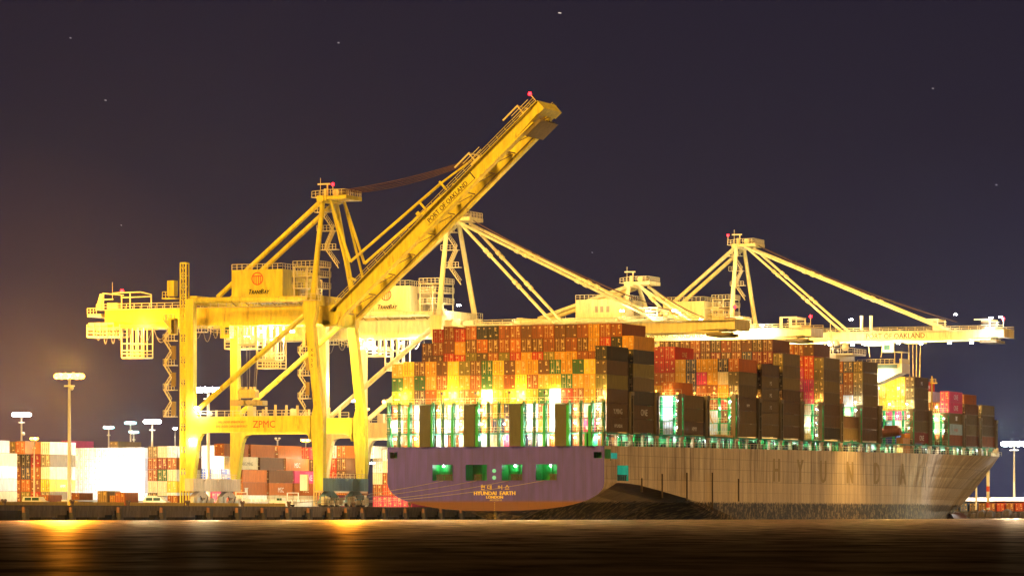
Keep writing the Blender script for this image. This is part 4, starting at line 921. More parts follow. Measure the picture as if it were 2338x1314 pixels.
    # landside lift tower, stairs and cabins
    if not low:
        m = MB(); xa, xb = -63.0, -61.7
        for z in [8.5 + 2.2 * q for q in range(20)]:
            if z > 52 + dz: break
            m.bar((xa, Y(-10.6), z), (xb, Y(-10.6), z + 2.2), .12, .12); m.bar((xb, Y(-10.6), z), (xa, Y(-10.6), z + 2.2), .12, .12); m.box(xa, xb, Y(-10.7), Y(-9.4), z, z + .12)
        for x in (xa, xb):
            for y in (Y(-10.6), Y(-9.4)): m.box(x - .12, x + .12, y - .12, y + .12, 3, 53 + dz)
        m.box(xa, xb, Y(-10.75), Y(-9.3), 52.8 + dz, 53.1 + dz)
        for q in range(8): m.box(xa + .1, xb - .1, Y(-10.5), Y(-9.5), 6 + q * 4.6, 9.2 + q * 4.6)
        m.build('lift_tower', paint, e)
        m = MB(); zs = [21.2, 26.7, 31.8, 36.9, 41.0]
        for k, z in enumerate(zs):
            m.box(-66.9, -64.3, Y(-10.9), Y(-9.2), z, z + .18); m.rail([(-66.9, Y(-10.9), z + .18), (-64.3, Y(-10.9), z + .18)], 1.2, .65, .11); m.rail([(-66.9, Y(-10.9), z + .18), (-66.9, Y(-9.2), z + .18)], 1.2, .8, .11)
            if k + 1 < len(zs):
                z2 = zs[k + 1]; zm = (z + z2) / 2
                for (a, c, f, g2) in ((-66.6, z, -64.8, zm), (-64.8, zm, -66.6, z2)):
                    m.bar((a, Y(-11.0), c + .1), (f, Y(-11.0), g2 + .1), .35, .2); m.bar((a, Y(-11.0), c + 1.1), (f, Y(-11.0), g2 + 1.1), .1, .1)
                    for t in (.25, .5, .75): x = a + (f - a) * t; zt = c + (g2 - c) * t; m.bar((x, Y(-11.0), zt), (x, Y(-11.0), zt + 1.1), .08, .08)
        m.build('stair_tower', rail, e)
        m = MB()
        for z in (21.5, 27.5, 33, 38.4): m.box(-64.9, -63.9, Y(-11.1), Y(-10.75), z, z + 2.9)
        m.build('louvre_panel', mat('louvre_brown', (.28, .19, .05), .7), e)
        m = MB(); m.box(-65.6, -64.3, Y(-11.1), Y(-9.2), 38.2 + dz, 41.6 + dz); m.build('lift_door_housing', paint, e)
        m = MB(); m.box(-65.9, -64.3, Y(-11), Y(-9.3), 46.2 + dz, 49.4 + dz); m.rail([(-67, Y(-11), 45.8 + dz), (-65.5, Y(-11), 45.8 + dz)], 1.3, .6, .11); m.box(-67.1, -64, Y(-11.1), Y(-9.2), 45.6 + dz, 45.85 + dz)
        m.build('lift_cabin', paint, e)
    # landward end of the girder
    m = MB(); yy = Y(-4.6)
    m.hexa([(-86.3, yy, 44), (-84.9, yy, 44), (-84.9, yy + 1, 44), (-86.3, yy + 1, 44), (-85.2, yy, 47.4), (-84.6, yy, 47.4), (-84.6, yy + 1, 47.4), (-85.2, yy + 1, 47.4)])
    for a, c in (((-84.5, 47.5), (-79.5, 47)), ((-82, 47.5), (-75.6, 47.6)), ((-75.6, 47.6), (-73, 47.0)), ((-80, 46.5), (-73, 46.6)), ((-84.5, 46.2), (-82, 46.2)), ((-73, 44.2), (-73, 47)), ((-78, 44.2), (-78, 47.5)), ((-80, 44.2), (-80, 47.0)), ((-84.4, 44.2), (-84.4, 47.5))): m.bar((a[0], yy, a[1]), (c[0], yy, c[1]), .22, .22)
    m.tube((-82.2, yy, 46), (-82.2, yy, 49.8), .06, n=5); m.box(-83.5, -81, yy, yy + 1.5, 44.2, 45.5); m.box(-88.2, -85, yy, yy + 8, 42.6, 43.2); m.rail([(-88.2, yy, 43.2), (-86, yy, 43.2)], 1.2, .7, .11)
    for v in range(len(m.v)): m.v[v] = (m.v[v][0], m.v[v][1], m.v[v][2] + dz)
    if not low: m.build('girder_end_frame', rail, e)
    if extras:
        q = MB(); q.ball((-79.9, Y(-4.6), 47.9), .38); q.build('warning_light', E_RED, e); light((-79.9, Y(-5), 48.2), (1, .05, .05), 60, e, .2)
    def cage(x0, x1, z0, z1, ytop, nm='service_cage'):
        m = MB(); ya, yb = Y(-4.6), Y(-.6); n = max(3, int((x1 - x0) / 1.3))
        for y in (ya, yb):
            for k in range(n + 1): x = x0 + (x1 - x0) * k / n; m.box(x - .12, x + .12, y - .1, y + .1, z0, ytop)
            for z in (z0, z0 + .7, z0 + 1.4, z1 - .25): m.box(x0, x1, y - .12, y + .12, z, z + .22)
        m.box(x0, x1, ya, yb, z0 - .15, z0 + .0)
        return m.build(nm, rail, e)
    if not low:
        cage(-88.2, -80.4, 38.4 + dz, 40.4 + dz, 41 + dz); cage(-80.0, -74.8, 33.9 + dz, 37.0 + dz, 40.1 + dz); cage(-52.8, -48.6, 36.2 + dz, 38.3 + dz, 40 + dz); cage(-48.4, -44.2, 33.0 + dz, 37.5 + dz, 40 + dz)
        m = MB(); m.box(-88, -82, Y(-4.4), Y(-3.6), 40.4 + dz, 41.4 + dz); m.build('trolley_end_beam', rail, e); m = MB(); m.box(-66, -60, Y(-5.4), Y(-4.4), 38.8 + dz, 39.0 + dz); m.rail([(-66, Y(-5.4), 39 + dz), (-60, Y(-5.4), 39 + dz), (-58, Y(-5.4), 38.2 + dz), (-53, Y(-5.4), 38.0 + dz)], 1.2, .8, .11); m.build('gangway', rail, e)
        m = MB(); m.box(-56.6, -54.4, Y(-5.2), Y(-3.2), 37.6 + dz, 40.2 + dz); cb = m.build('operator_cab', paint, e)
        m = MB(); m.box(-55.4, -54.5, Y(-5.26), Y(-5.2), 38.4 + dz, 39.8 + dz); m.build('cab_window', GLASS, cb)
        m = MB()       # festoon loops
        pts = [(-82.5, -81.2), (-81, -79.8), (-84.3, -83), (-86, -84.8), (-76, -72.6), (-72.4, -69), (-72.2, -68.8), (-63, -61), (-60.8, -58.6), (-58.5, -57)] if extras else [(-30 - 3 * k, -27.6 - 3 * k) for k in range(3, 12)]
        for i, (a, c) in enumerate(pts):
            dp = 2.4 if i % 2 else 3.1; pr = None
            for k in range(9):
                t = k / 8; p = Vector((a + (c - a) * t, Y(-4.9), 40.0 + dz - dp * 4 * t * (1 - t)))
                if pr is not None: m.tube(pr, p, .07, n=5, cap=False)
                pr = p
            m.build('festoon_cable', FEST, e); m = MB()
    # boom
    ang = rad(up) if up else 0; ux, uz = math.cos(ang), math.sin(ang); zc_ = 40.4 + dz; BL = (tip - hx) if not up else 61.0
    bh = 2.25 if up else 2.2
    def P(s_, n_, y): return (hx + s_ * ux - n_ * uz, y, zc_ + s_ * uz + n_ * ux)
    def bb(m, s0, s1, ya, yb, n0, n1, n2=None, n3=None, mi=0):
        n2 = n0 if n2 is None else n2; n3 = n1 if n3 is None else n3
        m.hexa([P(s0, n0, ya), P(s1, n2, ya), P(s1, n2, yb), P(s0, n0, yb), P(s0, n1, ya), P(s1, n3, ya), P(s1, n3, yb), P(s0, n1, yb)], mi)
    m = MB()
    for s in (-1, 1):
        a, c = (Y(-4.2), Y(-2.8)) if s < 0 else (Y(3.6), Y(4.9))
        bb(m, 0, BL - 9, a, c, 0, bh); bb(m, BL - 9, BL, a, c, 0, bh, .5, 2.2); bb(m, .5, BL - 2, a - .25, c + .25, -.32, 0)
    k = 4
    while k < BL - 2: bb(m, k, k + .6, Y(-2.8), Y(3.6), 1.4, 2.6); k += 7.5
    bb(m, BL - .2, BL + 1.6, Y(-4.4), Y(5.1), .2, 2.4)
    bm = m.build('boom', paint, e)
    m = MB()
    for y in (Y(-3.5), Y(3.5)): m.box(hx - 2.6, hx + 1.4, y - .95, y + .95, 39.6 + dz, 42.6 + dz); m.tube((hx, y - 1.2, 41 + dz), (hx, y + 1.2, 41 + dz), 1.1, n=12)
    m.build('boom_hinge', paint, e)
    m = MB()
    for y in (Y(-4.7), Y(5.4)):
        bb(m, 1, BL + 1.5, y - .4, y + .4, bh - .02, bh + .1)
        for n_ in (bh + .6, bh + 1.05): bb(m, 1, BL + 1.5, y - .04, y + .04, n_ - .04, n_ + .04)
        k = 1
        while k < BL + 1.6: bb(m, k - .04, k + .04, y - .04, y + .04, bh + .1, bh + 1.05); k += 2.4
    m.build('boom_railing', paint, bm)
    m = MB()
    for y in (-1.6, 3.4): bb(m, 1, BL - 1, Y(y) - .2, Y(y) + .2, .1, .3)
    for k in range(2, int(BL), 6): bb(m, k, k + .18, Y(-2.8), Y(3.6), .6, .8); m.bar(P(k, .9, Y(-2.8)), P(min(k + 6, BL), .9, Y(4.2)), .16, .16)
    bb(m, BL - 5, BL - .5, Y(-4.2), Y(4.9), -1.1, -1.15)
    for q in range(7): bb(m, BL - 5, BL - .5, Y(-4.2 + 1.3 * q), Y(-4.0 + 1.3 * q), -1.15, -.5)
    m.build('boom_walkway', GRAT, bm)
    m = MB()
    for (s0, n0) in ((BL - 16.5, bh), (BL - 2.5, bh - .3)):       # hoisting frames on the boom
        for y in (Y(-3.4), Y(3.4)): m.bar(P(s0, n0, y), P(s0, n0 + 3.0, y), .28, .28); m.bar(P(s0 + .2, n0 + 3.0, y), P(s0 - 4.2, n0 + 3.0, y), .3, .3)
        m.bar(P(s0, n0 + 3.0, Y(-3.4)), P(s0, n0 + 3.0, Y(3.4)), .25, .25)
        bb(m, s0 - 1.2, s0 + 1.4, Y(-3.6), Y(3.6), n0 - .2, n0 + 1.1)
        for n_ in (1.6, 2.2): bb(m, s0 - 2.2, s0 + 2.6, Y(-3.9), Y(-3.8), n0 + n_ - .06, n0 + n_ + .06)
        m.build('hoist_gallows', rail, bm); m = MB()
    m = MB(); pw = P(BL + 1.0, 5.0, Y(-3)); m.ball(pw, .4); m.build('warning_light', E_RED, bm); light((pw[0] + .5, pw[1] - .6, pw[2] + .3), (1, .05, .05), 60, e, .2)
    m = MB(); m.bar(P(BL + 1.0, 2.8, Y(-3)), pw, .14, .14); m.build('light_post', rail, bm)
    if textpos:
        f0, sz, ink = textpos; m = MB(); s0 = f0 * BL
        for d in (0, .05): m.text('PORT OF OAKLAND', P(s0 + d, .4, Y(-4.24) - d * .05), (ux, 0, uz), (-uz, 0, ux), sz, 0, 'LEFT', .86 if up else .92)
        m.build('lettering', ink, bm)
        if up:
            m = MB(); bb(m, s0 - .5, s0 + 13.2, Y(-4.24), Y(-4.215), .22, .30); bb(m, s0 - .5, s0 + 13.2, Y(-4.24), Y(-4.215), 1.82, 1.9); bb(m, s0 + 13.2, s0 + 13.45, Y(-4.24), Y(-4.215), .22, 1.9)
            m.build('sign_border', INK, bm)
    for s in (-1, 1):
        if not up:
            for k, tx in enumerate(ties):
                m = MB(); A = (-31.5, Y(3.4 * s), apz + .2 - k * .3); B = (tx, Y(3.4 * s), zc_ + bh); m.tube(A, B, .34, n=10)
                for t in (.3, .34, .6, .64): c = Vector(A).lerp(Vector(B), t); d = (Vector(B) - Vector(A)).normalized() * .5; m.tube(c - d, c + d, .5, n=10)
                m.build('forestay', paint, e, smooth=True)
        else:
            for (J, sb_, r) in (((-27.6, 52.8), 36, .30), ((-27.9, 49.6), 9, .28), ((-29.8, 56), 20, .0)):
                if r == 0: continue
                m = MB(); A = (-32.2, Y(3.4 * s), apz); Jp = (J[0], Y(3.4 * s), J[1]); B = P(sb_, 5.0 if sb_ > 20 else 3.4, Y(3.4 * s)); m.tube(A, Jp, r, n=10)
                m.tube(Jp, B, r, n=10)
                if sb_ > 20: m.tube(B, P(BL - 18, 3.9, Y(3.4 * s)), r * .8, n=8); m.bar(P(sb_, 3.2, Y(3.4 * s)), P(sb_, 5.5, Y(3.4 * s)), .4, .4); m.bar(P(sb_ - 6, 3.2, Y(3.4 * s)), P(sb_ - 6, 5.6, Y(3.4 * s)), .4, .4); m.bar(P(3.2 + 25, 3.2, Y(3.4 * s)), P(3.2 + 25, 4.3, Y(3.4 * s)), .4, .8)
                m.build('forestay', paint, e, smooth=True)
    m = MB()      # boom hoist ropes
    n_ = 5 if up else 3
    for k in range(n_):
        y = Y(-2 + k * .6)
        A = Vector((-31.4, y, apz + 1.9 - k * .12)); B = Vector(P(BL - 17.5, 4.6, y)) if up else Vector((ties[1] + 2, y, zc_ + 4.5)); pr = None
        sag = (.7 if up else 1.3) + k * .16
        for q in range(11):
            t = q / 10; p = A.lerp(B, t); p.z -= sag * 4 * t * (1 - t) * (1 if up else 1)
            if pr is not None: m.tube(pr, p, .075 if up else .05, n=4, cap=False)
            pr = p
    m.build('hoist_rope', CABLE, e)
    for (x, y, z, col, pw, vis) in lamps:
        light((x, Y(y), z), col, pw, e, .35)  # entries without a head are bare lights added to brighten the crane
        if vis: m = MB(); m.box(x - .4, x + .4, Y(y) - .25, Y(y) + .25, z + .3, z + .55); m.build('flood_lamp', E_WHT if col != SOD else E_SOD, e)
    return e
WW = (1, .86, .52); WY = (1, .80, .38)
def under(x0, x1, z, n, col, pw): return [(x0 + (x1 - x0) * k / max(1, n - 1), (-4.9, 0, -4.9, 2)[k % 4], z, col, pw, 1) for k in range(n)]
crane(-7.2, 'yellow gantry crane at the quay end with its boom raised high', CYEL, RAILY, up=41.9, textpos=(.475, 1.45, INK), extras=True, apz=65.6,
      lamps=[(-50, 0, 38.6, WW, 5600, 1), (-46, -3, 39.2, WW, 5600, 1), (-43, 1, 38.6, WW, 5600, 1), (-38, 0, 38.4, WW, 2200, 1), (-57, 8, 38, WW, 1500, 1), (-58.5, -12.2, 22.6, WHT, 1800, 1), (-60, -11.5, 16, WW, 2500, 1), (-52, -6.5, 13, WW, 2500, 0), (-75, -6.2, 40, WRM, 900, 0), (-40, 8, 14, WHT, 2200, 1), (-34, 14, 24, SOD, 2200, 1), (-8, 0, 48, SOD, 2600, 0), (6, 0, 61, SOD, 2600, 0), (-20, 0, 40, SOD, 2200, 0)])
crane(56.5, 'cream gantry crane behind the yellow one, stays down to a lowered boom', CCRM, RAILY, apz=65.6, tip=32, ties=(-8.6, 16), textpos=None,
      lamps=under(-52, -24, 38.8, 6, WW, 6500) + [(-38, -7, 46.8, WW, 900, 0), (-30, -6, 46.5, WW, 1500, 1), (-18, -5, 44.8, WW, 1300, 0), (-5, -5, 44.6, WW, 1300, 0), (8, -5, 44.6, WW, 1300, 1), (14, -5, 44.4, WW, 900, 1), (20, -5, 44.4, WW, 900, 1), (-50, -8, 12, WW, 4200, 1), (-40, -6, 30, WW, 3000, 0), (-47, -14, 52, WW, 1300, 0), (-38, -14, 60, WW, 2200, 0), (-58, -10, 30, WW, 3600, 0), (-34, -13, 26, SOD, 2500, 1), (-35, -14, 28, WHT, 2500, 1), (0, -14, 56, WRM, 2600, 0), (-22, -14, 60, WRM, 2600, 0)])
crane(168, 'low older cream gantry crane with flat white machinery house', CCRM, RAILY, dz=3.6, apz=57.6, tip=12, ties=(-20., -14), house=None, low=True, textpos=(.015, 1.9, INK),
      lamps=[(-20, -6, 50, WW, 1500, 0), (-40, -12, 56, WW, 1800, 0), (-30, -12, 58, WW, 1400, 0), (-14, -6, 48.2, WRM, 2200, 1), (-6, -7, 46.6, WW, 2500, 1), (-20, -7, 46.4, WW, 2200, 0), (2, -7, 46.4, WRM, 4500, 1), (-14, -8, 44.5, WW, 4000, 0), (-3, -8, 44.5, WW, 4000, 0)])
crane(247, 'tallest cream gantry crane with lit boom reaching far right beyond the ship', CCRM, RAILY, dz=6.2, apz=72.0, tip=38, ties=(-4.2, 24.0), textpos=(.48, 1.9, mat('brown_ink', (.10, .05, .02), .6)), house=None,
      lamps=under(-26, 16, 45.2, 10, WY, 7500) + [(-14, -9, 54, WRM, 2500, 0), (2, -9, 54, WRM, 2000, 0)] + [(-1, -6.5, 51.6, WRM, 3000, 1), (24, -1, 45.2, WW, 1200, 1), (30, -1, 45.2, (.8, .85, 1), 1200, 1), (27, -5.5, 52.4, WHT, 1500, 1), (36.5, -5.5, 51.4, WHT, 1200, 1), (38.6, -4, 51.6, WHT, 900, 1), (-30, -14, 66, WW, 3000, 0), (-36, -14, 58, WW, 2600, 0), (10, -14, 60, WRM, 2400, 0), (-12, -12, 66, WRM, 2400, 0), (22, -6, 53, WRM, 1200, 0), (36, -8, 46.0, (.75, .8, 1), 3000, 0)])
light((40, 231, 46), (.82, .84, 1), 70000, radius=.5, spot=30, aim=(24, 234, 8), name='hull_spot')
light((31, 59, 39.5), (1, .55, .14), 40000, radius=.5, spot=58, aim=(29, 60, 0), name='hull_spot')
light((36, 160, 42), (1, .55, .14), 110000, radius=.5, spot=60, aim=(28, 160, 0), name='hull_spot')  # added spot over open water, no boom tip there, gilds the hull
# trolley and ropes over the ship from the tallest crane
def trolley(x, y, z, lab, n, drop, cat='trolley', cab=True):
    m = MB(); m.box(x - 2.4, x + 2.4, y - 2.4, y + 2.4, z, z + .8)
    e = empty('crane_trolley', (x, y, z), lab, cat); m.build('frame', RAILY, e)
    if cab: c = MB(); c.box(x + 2.6, x + 5, y - 2.2, y + .2, z - 1.8, z + .6); cc = c.build('operator_cab', CCRM, e); c = MB(); c.box(x + 3, x + 4.7, y - 2.26, y - 2.2, z - 1.2, z + .1); c.build('cab_window', GLASS, cc)
    r = MB()
    for k in range(n): r.tube((x - 1.6 + k * 3.2 / max(1, n - 1), y - 1 + (k % 2) * 2, z), (x - 1.2 + k * 2.4 / max(1, n - 1), y - 1 + (k % 2) * 2, z - drop), .09, n=4)
    r.build('hoist_rope', mat('rope_gold', (.40, .26, .10), .6), e); return e
trolley(3.6, 247, 45.3, 'brightly lit trolley with cab hanging under the tallest crane boom', 2, 3)
light((3, 241, 44), WW, 1800); light((5, 240, 42.5), WW, 1500)
trolley(11.2, 258, 46.2, 'trolley whose golden ropes drop behind the white bridge wing', 7, 12, cab=False)
def spreader():
    x, y, z = -52.6, -7.2, 23.4
    e = empty('container_spreader', (x, y, z), 'yellow spreader hanging on ropes beneath the raised-boom crane', 'spreader')
    m = MB(); m.box(x - 3.2, x + 3.4, y - .7, y + .7, z + .6, z + 1.3); m.box(x - 3.6, x - 2.2, y - 1.2, y + 1.2, z + .3, z + 1.5)
    m.box(x + 2.4, x + 3.8, y - 1.2, y + 1.2, z + .3, z + 1.3)
    for q in (-2, -1, .6, 1.8): m.tube((x + q, y - 1.3, z + .9), (x + q, y + 1.3, z + .9), .62, n=10)
    m.build('beam', mat('spreader_ochre', (.42, .30, .07), .5), e)
    m = MB(); m.box(x - 1.9, x + 2, y - 1, y + 1, z + 1.9, z + 3.0)
    for q in (-1.5, -.6, .5, 1.4): m.tube((x + q, y - .9, z + 3.1), (x + q, y + .9, z + 3.1), .6, n=10); m.box(x + q - .1, x + q + .1, y - .6, y + .6, z + 3, z + 4.2)
    m.build('headblock', mat('headblock_yellow', (.62, .44, .08), .5), e)
    m = MB()
    for q in (-1.6, -1.3, -.3, .2, 1.2, 1.6): m.tube((x + q, y, z + 3.4), (x + q * 1.6, y, 37.6), .05, n=4)
    m.build('hoist_rope', FEST, e)
spreader()

cr4 = [o for o in sc.objects if o.get('label', '').startswith('tallest')][0]
for x in (-21, -18.4, 1.2, 3.8): m = MB(); m.tube((x, 242.6, 49.2), (x, 242.6, 53.0), .42, n=10); m.build('boom_post', RAILY, cr4)
# ------------------------------------------------------------------ light masts
MP = mat('mast_paint', (.72, .68, .58), .5, var=.1); MPY = mat('mast_galvanised', (.75, .68, .45), .5, var=.1)
def mast(x, y, h, lab, lamp, col, pw, wid=2.6, r=.35, extra=0, low=None, paint=None, base=QZ, cluster=9):
    e = empty('light_mast', (x, y, base), lab, 'light mast')
    m = MB(); m.tube((x, y, base), (x, y, h - .4), r, r * .6, n=12); m.build('pole', paint or MP, e, smooth=True)
    m = MB(); m.tube((x, y, h - .5), (x, y, h - .3), wid * .9, n=16); m.tube((x, y, h - 2.2), (x, y, h - 1.9), wid * .45, n=12); m.build('crown_ring', MP, e)
    for k in range(cluster):
        a = 2 * math.pi * k / cluster; m = MB(); m.ball((x + wid * math.cos(a), y + wid * math.sin(a), h), .62 * (wid / 2.6) + .22, n=8, sq=.75); m.build('lamp', lamp, e)
    light((x, y, h + .1), col, pw, e, wid * .7)
    if low: m = MB(); m.ball((x + .8, y - .5, low), .5, n=8); m.build('camera_housing', MP, e)
    return e
mast(-87.9, -20, 29.9, 'tall sodium light mast glowing orange at the far left', E_SOD, (1, .42, .05), 190000, wid=2.5, r=.45, low=27.4)
mast(-197, 150, 27.0, 'white light mast above the orange lamp at the left edge', E_WHT, WHT, 60000, wid=1.9, low=22)
m_ = mast(-107.7, 0, 17.4, 'short sodium lamp post glowing orange above the left stacks', E_SOD, SOD, 14000, wid=.7, r=.2, cluster=4)
mast(-198.7, 200, 24.7, 'leftmost of the blue-white light masts in the middle distance', E_CYN, CYN, 50000, wid=1.1, r=.3)
mast(-192, 200, 25.9, 'taller blue-white light mast beside the leftmost one', E_CYN, CYN, 50000, wid=1.2, r=.3)
mast(-195.3, 208, 23.6, 'lower blue-white lamp directly below the taller one', E_CYN, CYN, 9000, wid=1.0, r=.3)
mast(-132.2, 100, 23.5, 'white light mast left of the yellow crane lift tower', E_WHT, WHT, 60000, wid=1.6, low=17)
mast(-96.5, 60, 29.5, 'big white light mast seen behind the yellow diagonal brace', E_WHT, WHT, 70000, wid=2.4, r=.5, low=24)
mast(-126, 100, 21.8, 'thin lamp post with one small white lamp near the lift tower', E_WHT, WHT, 1500, wid=.25, r=.13, cluster=2)
mast(-124.4, 200, 31.2, 'white light mast seen between the yellow crane legs', E_WHT, WHT, 16000, wid=1.3)
mast(-123.8, 204, 29.0, 'sodium lamp just beneath the white mast between crane legs', E_SOD, SOD, 10000, wid=.8, cluster=5)
mast(-113.2, 200, 30.9, 'white light mast just right of the far yellow leg', E_WHT, WHT, 12000, wid=1.0, cluster=5)
mast(-100.8, 120, 19.1, 'sodium lamp post glowing above the orange containers', E_SOD, SOD, 12000, wid=.9, r=.2, cluster=5)
mast(-103.5, 110, 19.4, 'unlit slender post left of the sodium lamp over the containers', MP, SOD, 1, wid=.5, r=.3, cluster=2)
mast(45, 425, 13, 'added light mast beyond the right edge that brightens the bow', E_WHT, WRM, 170000, wid=2.6, r=.45)  # unseen mast added to light the bow
RW = mat('mast_red_band', (.70, .10, .04), .5)
mast(-34.5, 520, 24.5, 'huge white light mast glaring at the right edge', E_WHT, WHT, 200000, wid=3.4, r=.45)
def banded(x, y, z0, z1, lab, r=.5, bands=True):
    e = empty('striped_mast', (x, y, z0), lab, 'mast'); m = MB(); m.tube((x, y, z0), (x, y, z1), r, r, n=12); m.build('pole', WPAINT, e)
    if bands:
        k = MB(); L = z1 - z0
        for f in (.05, .42): k.tube((x, y, z0 + L * f), (x, y, z0 + L * f + L * .12), r + .02, n=12)
        k.build('red_band', RW, e)
banded(-6.5, 390, 2.6, 15.5, 'white mast with red bands rising beside the bow'); banded(-13, 400, 2.6, 10.5, 'thin plain white post left of the banded mast', .3, False)
mast(2.0, 430, 10.3, 'low twin lamp white light post near the right edge', E_WHT, WHT, 9000, wid=.8, r=.2, cluster=4)
mast(-1.4, 430, 10.5, 'small white lamp post left of the twin lamp post', E_WHT, WHT, 5000, wid=.5, r=.2, cluster=3)

# ------------------------------------------------------------------ container yard
YG = 'containers stacked in the yard'
def yst(x, y, z, col, where, text=None, L=12.19, H=2.88, doors=True, vis=.8):
    rec(x, y, z, H, col, where, YG, L=L, doors=doors, text=text, vis=vis)
ZB = 3.55
# block A: long pale sides at the left edge
for t, c in enumerate('cream white white cream white'.split()): yst(-141.2, 36.5 - (3.4 if t == 4 else 0), ZB + t * 2.9, c, f'{NUM[t + 1]} tier at the left edge of the photo', doors=True, vis=.9)
for t, c in enumerate('tan white cream tan'.split()): yst(-141.2, 23.5, ZB + t * 2.9, c, f'{NUM[t + 1]} tier cut by the left edge', vis=.25)
BLK = [('navy', 'red', 'brown', 'rust', 'olive'), ('maroon', 'rust', 'rust', 'brown', 'rust'), ('olive', 'orange', 'navy', 'darkbrown', 'tan'), ('red', 'rust', 'orange', 'red', 'orange')]
for c in range(4):
    for t in range(5):
        sx = -5.0 if t == 4 else 0
        yst(-142.8 - 2.56 * (3 - c) + sx * 0, 62 if t < 4 else 55, ZB + t * 2.9, BLK[c][t] if c < 3 else ('cream', 'orange', 'yellow', 'red', 'cream')[t] if False else BLK[c][t],
            f'{NUM[t + 1]} tier, {ORD[c + 1]} column of the leftmost stack with doors')
for t, c in enumerate('tan yellow cream tan cream'.split()): yst(-140.2, 62.2, ZB + t * 2.9, c, f'{NUM[t + 1]} tier of long side panels behind the orange mast', text=('HMM', 1.1, WHITEINK, 6, .9) if t == 1 else None)
for c in range(8):
    for t in range(5): yst(-149.2 + 2.56 * c, 92, ZB + t * 2.72, 'white', f'{NUM[t + 1]} tier, {ORD[c + 1]} column of the floodlit white block', H=2.7, vis=.55 if c < 4 else .9)
yst(-128.6, 92, ZB, 'white', 'last ground box at the right end of the floodlit white block', H=2.7)
cx_ = [(-120.7, 'rust white rust rust gold'.split()), (-118.15, 'cream green maroon red cream'.split())]
for k, (x, cc) in enumerate(cx_):
    for t, c in enumerate('darkbrown cream rust rust tan'.split() if k == 0 else 'cream cream green maroon cream'.split()): yst(x, 78.5, ZB + t * 2.72, c, f'{NUM[t + 1]} tier, {ORD[k + 1]} column left of the lift tower', H=2.7, text=('YANG MING', 1.1, INK, 6.1, .9) if (k, t) == (1, 4) else None)
yst(-115.6, 78.5, ZB, 'white', 'lowest tier next to the lift tower foot', H=2.7); yst(-115.6, 78.5, ZB + 2.72, 'yellow', 'second tier next to the lift tower foot', H=2.7); yst(-115.6, 78.5, ZB + 5.44, 'cream', 'third tier next to the lift tower foot', H=2.7); yst(-115.6, 78.5, ZB + 8.16, 'rust', 'fourth tier next to the lift tower foot', H=2.7); yst(-115.6, 78.5, ZB + 10.9, 'white', 'top tier next to the lift tower', H=2.7, text=('YANG MING', 1.1, INK, 6.1, .9))
for c in range(3):
    for t in range(5): yst(-104.2 + 2.54 * c, 74, ZB + t * 2.72, ('pink', 'red', 'cream', 'white', 'white')[t] if c % 2 else ('red', 'blue', 'blue', 'white', 'white')[t], f'{NUM[t + 1]} tier, {ORD[c + 1]} column seen through the portal of the yellow crane', H=2.7, vis=.6)
# block of long sides framed by the yellow crane
ROWS = [(5.5, [(52.6, 'orange', ('marks', 1.0, WHITEINK, 1, .5)), (66.0, 'orange', ('MS', 1.4, WHITEINK, 6, .8)), (79.2, 'orange', ('MS', 1.4, WHITEINK, 6, .8))]),
        (8.37, [(52.6, 'orange', None), (66.0, 'brown', None), (79.2, 'pink', ('ONE', 1.9, WHITEINK, 7.5, .6))]),
        (11.24, [(48.0, 'cream', ('YANG MING', 1.1, INK, 6.5, .9)), (61.4, 'brown', None), (74.7, 'orange', ('MS', 1.4, WHITEINK, 6, .8))]),
        (14.1, [(43.2, 'rust', None), (56.6, 'rust', None), (70.8, 'orange', None)]), (2.66, [(52.6, 'white', None), (66.0, 'cream', None), (79.2, 'cream', None)])]
for ri, (z, it) in enumerate(ROWS):
    for k, (y, c, tx) in enumerate(it): yst(-85.2, y, z, c, f"{ORD[k + 1]} from left, {'second third fourth top lowest'.split()[ri]} row framed by yellow crane", text=None if tx and tx[0] == 'MS' and False else (('MSC', 1.6, WHITEINK, 6, .7) if tx and tx[0] == 'MS' else tx), H=2.85, vis=1, doors=True)
for c in range(3):
    for t in range(5): yst(-90.0 + 2.54 * c, 97, 2.66 + t * 2.87, ('rust', 'maroon', 'red', 'darkbrown', 'red')[t] if c == 0 else ('pink', 'rust', 'orange', 'brown', 'pink')[t], f'{NUM[t + 1]} tier, {ORD[c + 1]} column of doors left of the yellow leg', H=2.85, vis=.5)
for t, c in enumerate('rust brown brown orange'.split()): yst(-74.3, 84, 5.6 + t * 2.87, c, f'{NUM[t + 1]} tier between the two yellow waterside legs', H=2.85)
for t, c in enumerate('rust red red white'.split()): yst(-76.85, 84, 5.6 + t * 2.87, c, f'{NUM[t + 1]} tier of red doors between the two yellow legs', H=2.85)
yst(-70.8, 92, 14.2, 'white', 'white top box between the two yellow legs', H=2.85)
for c in range(4):
    for t in range(5): yst(-70.6 + 2.54 * c, 96, 2.66 + t * 2.75, ('pink', 'rust', 'cream', 'white', 'cream')[t] if c % 2 == 0 else ('pink', 'red', 'rust', 'cream', 'white')[t], f'{NUM[t + 1]} tier, {ORD[c + 1]} column between the yellow crane and the stern', text=('ONE', 1.6, WHITEINK, 7, .6) if t == 0 and c == 3 else None, H=2.72, vis=.5)
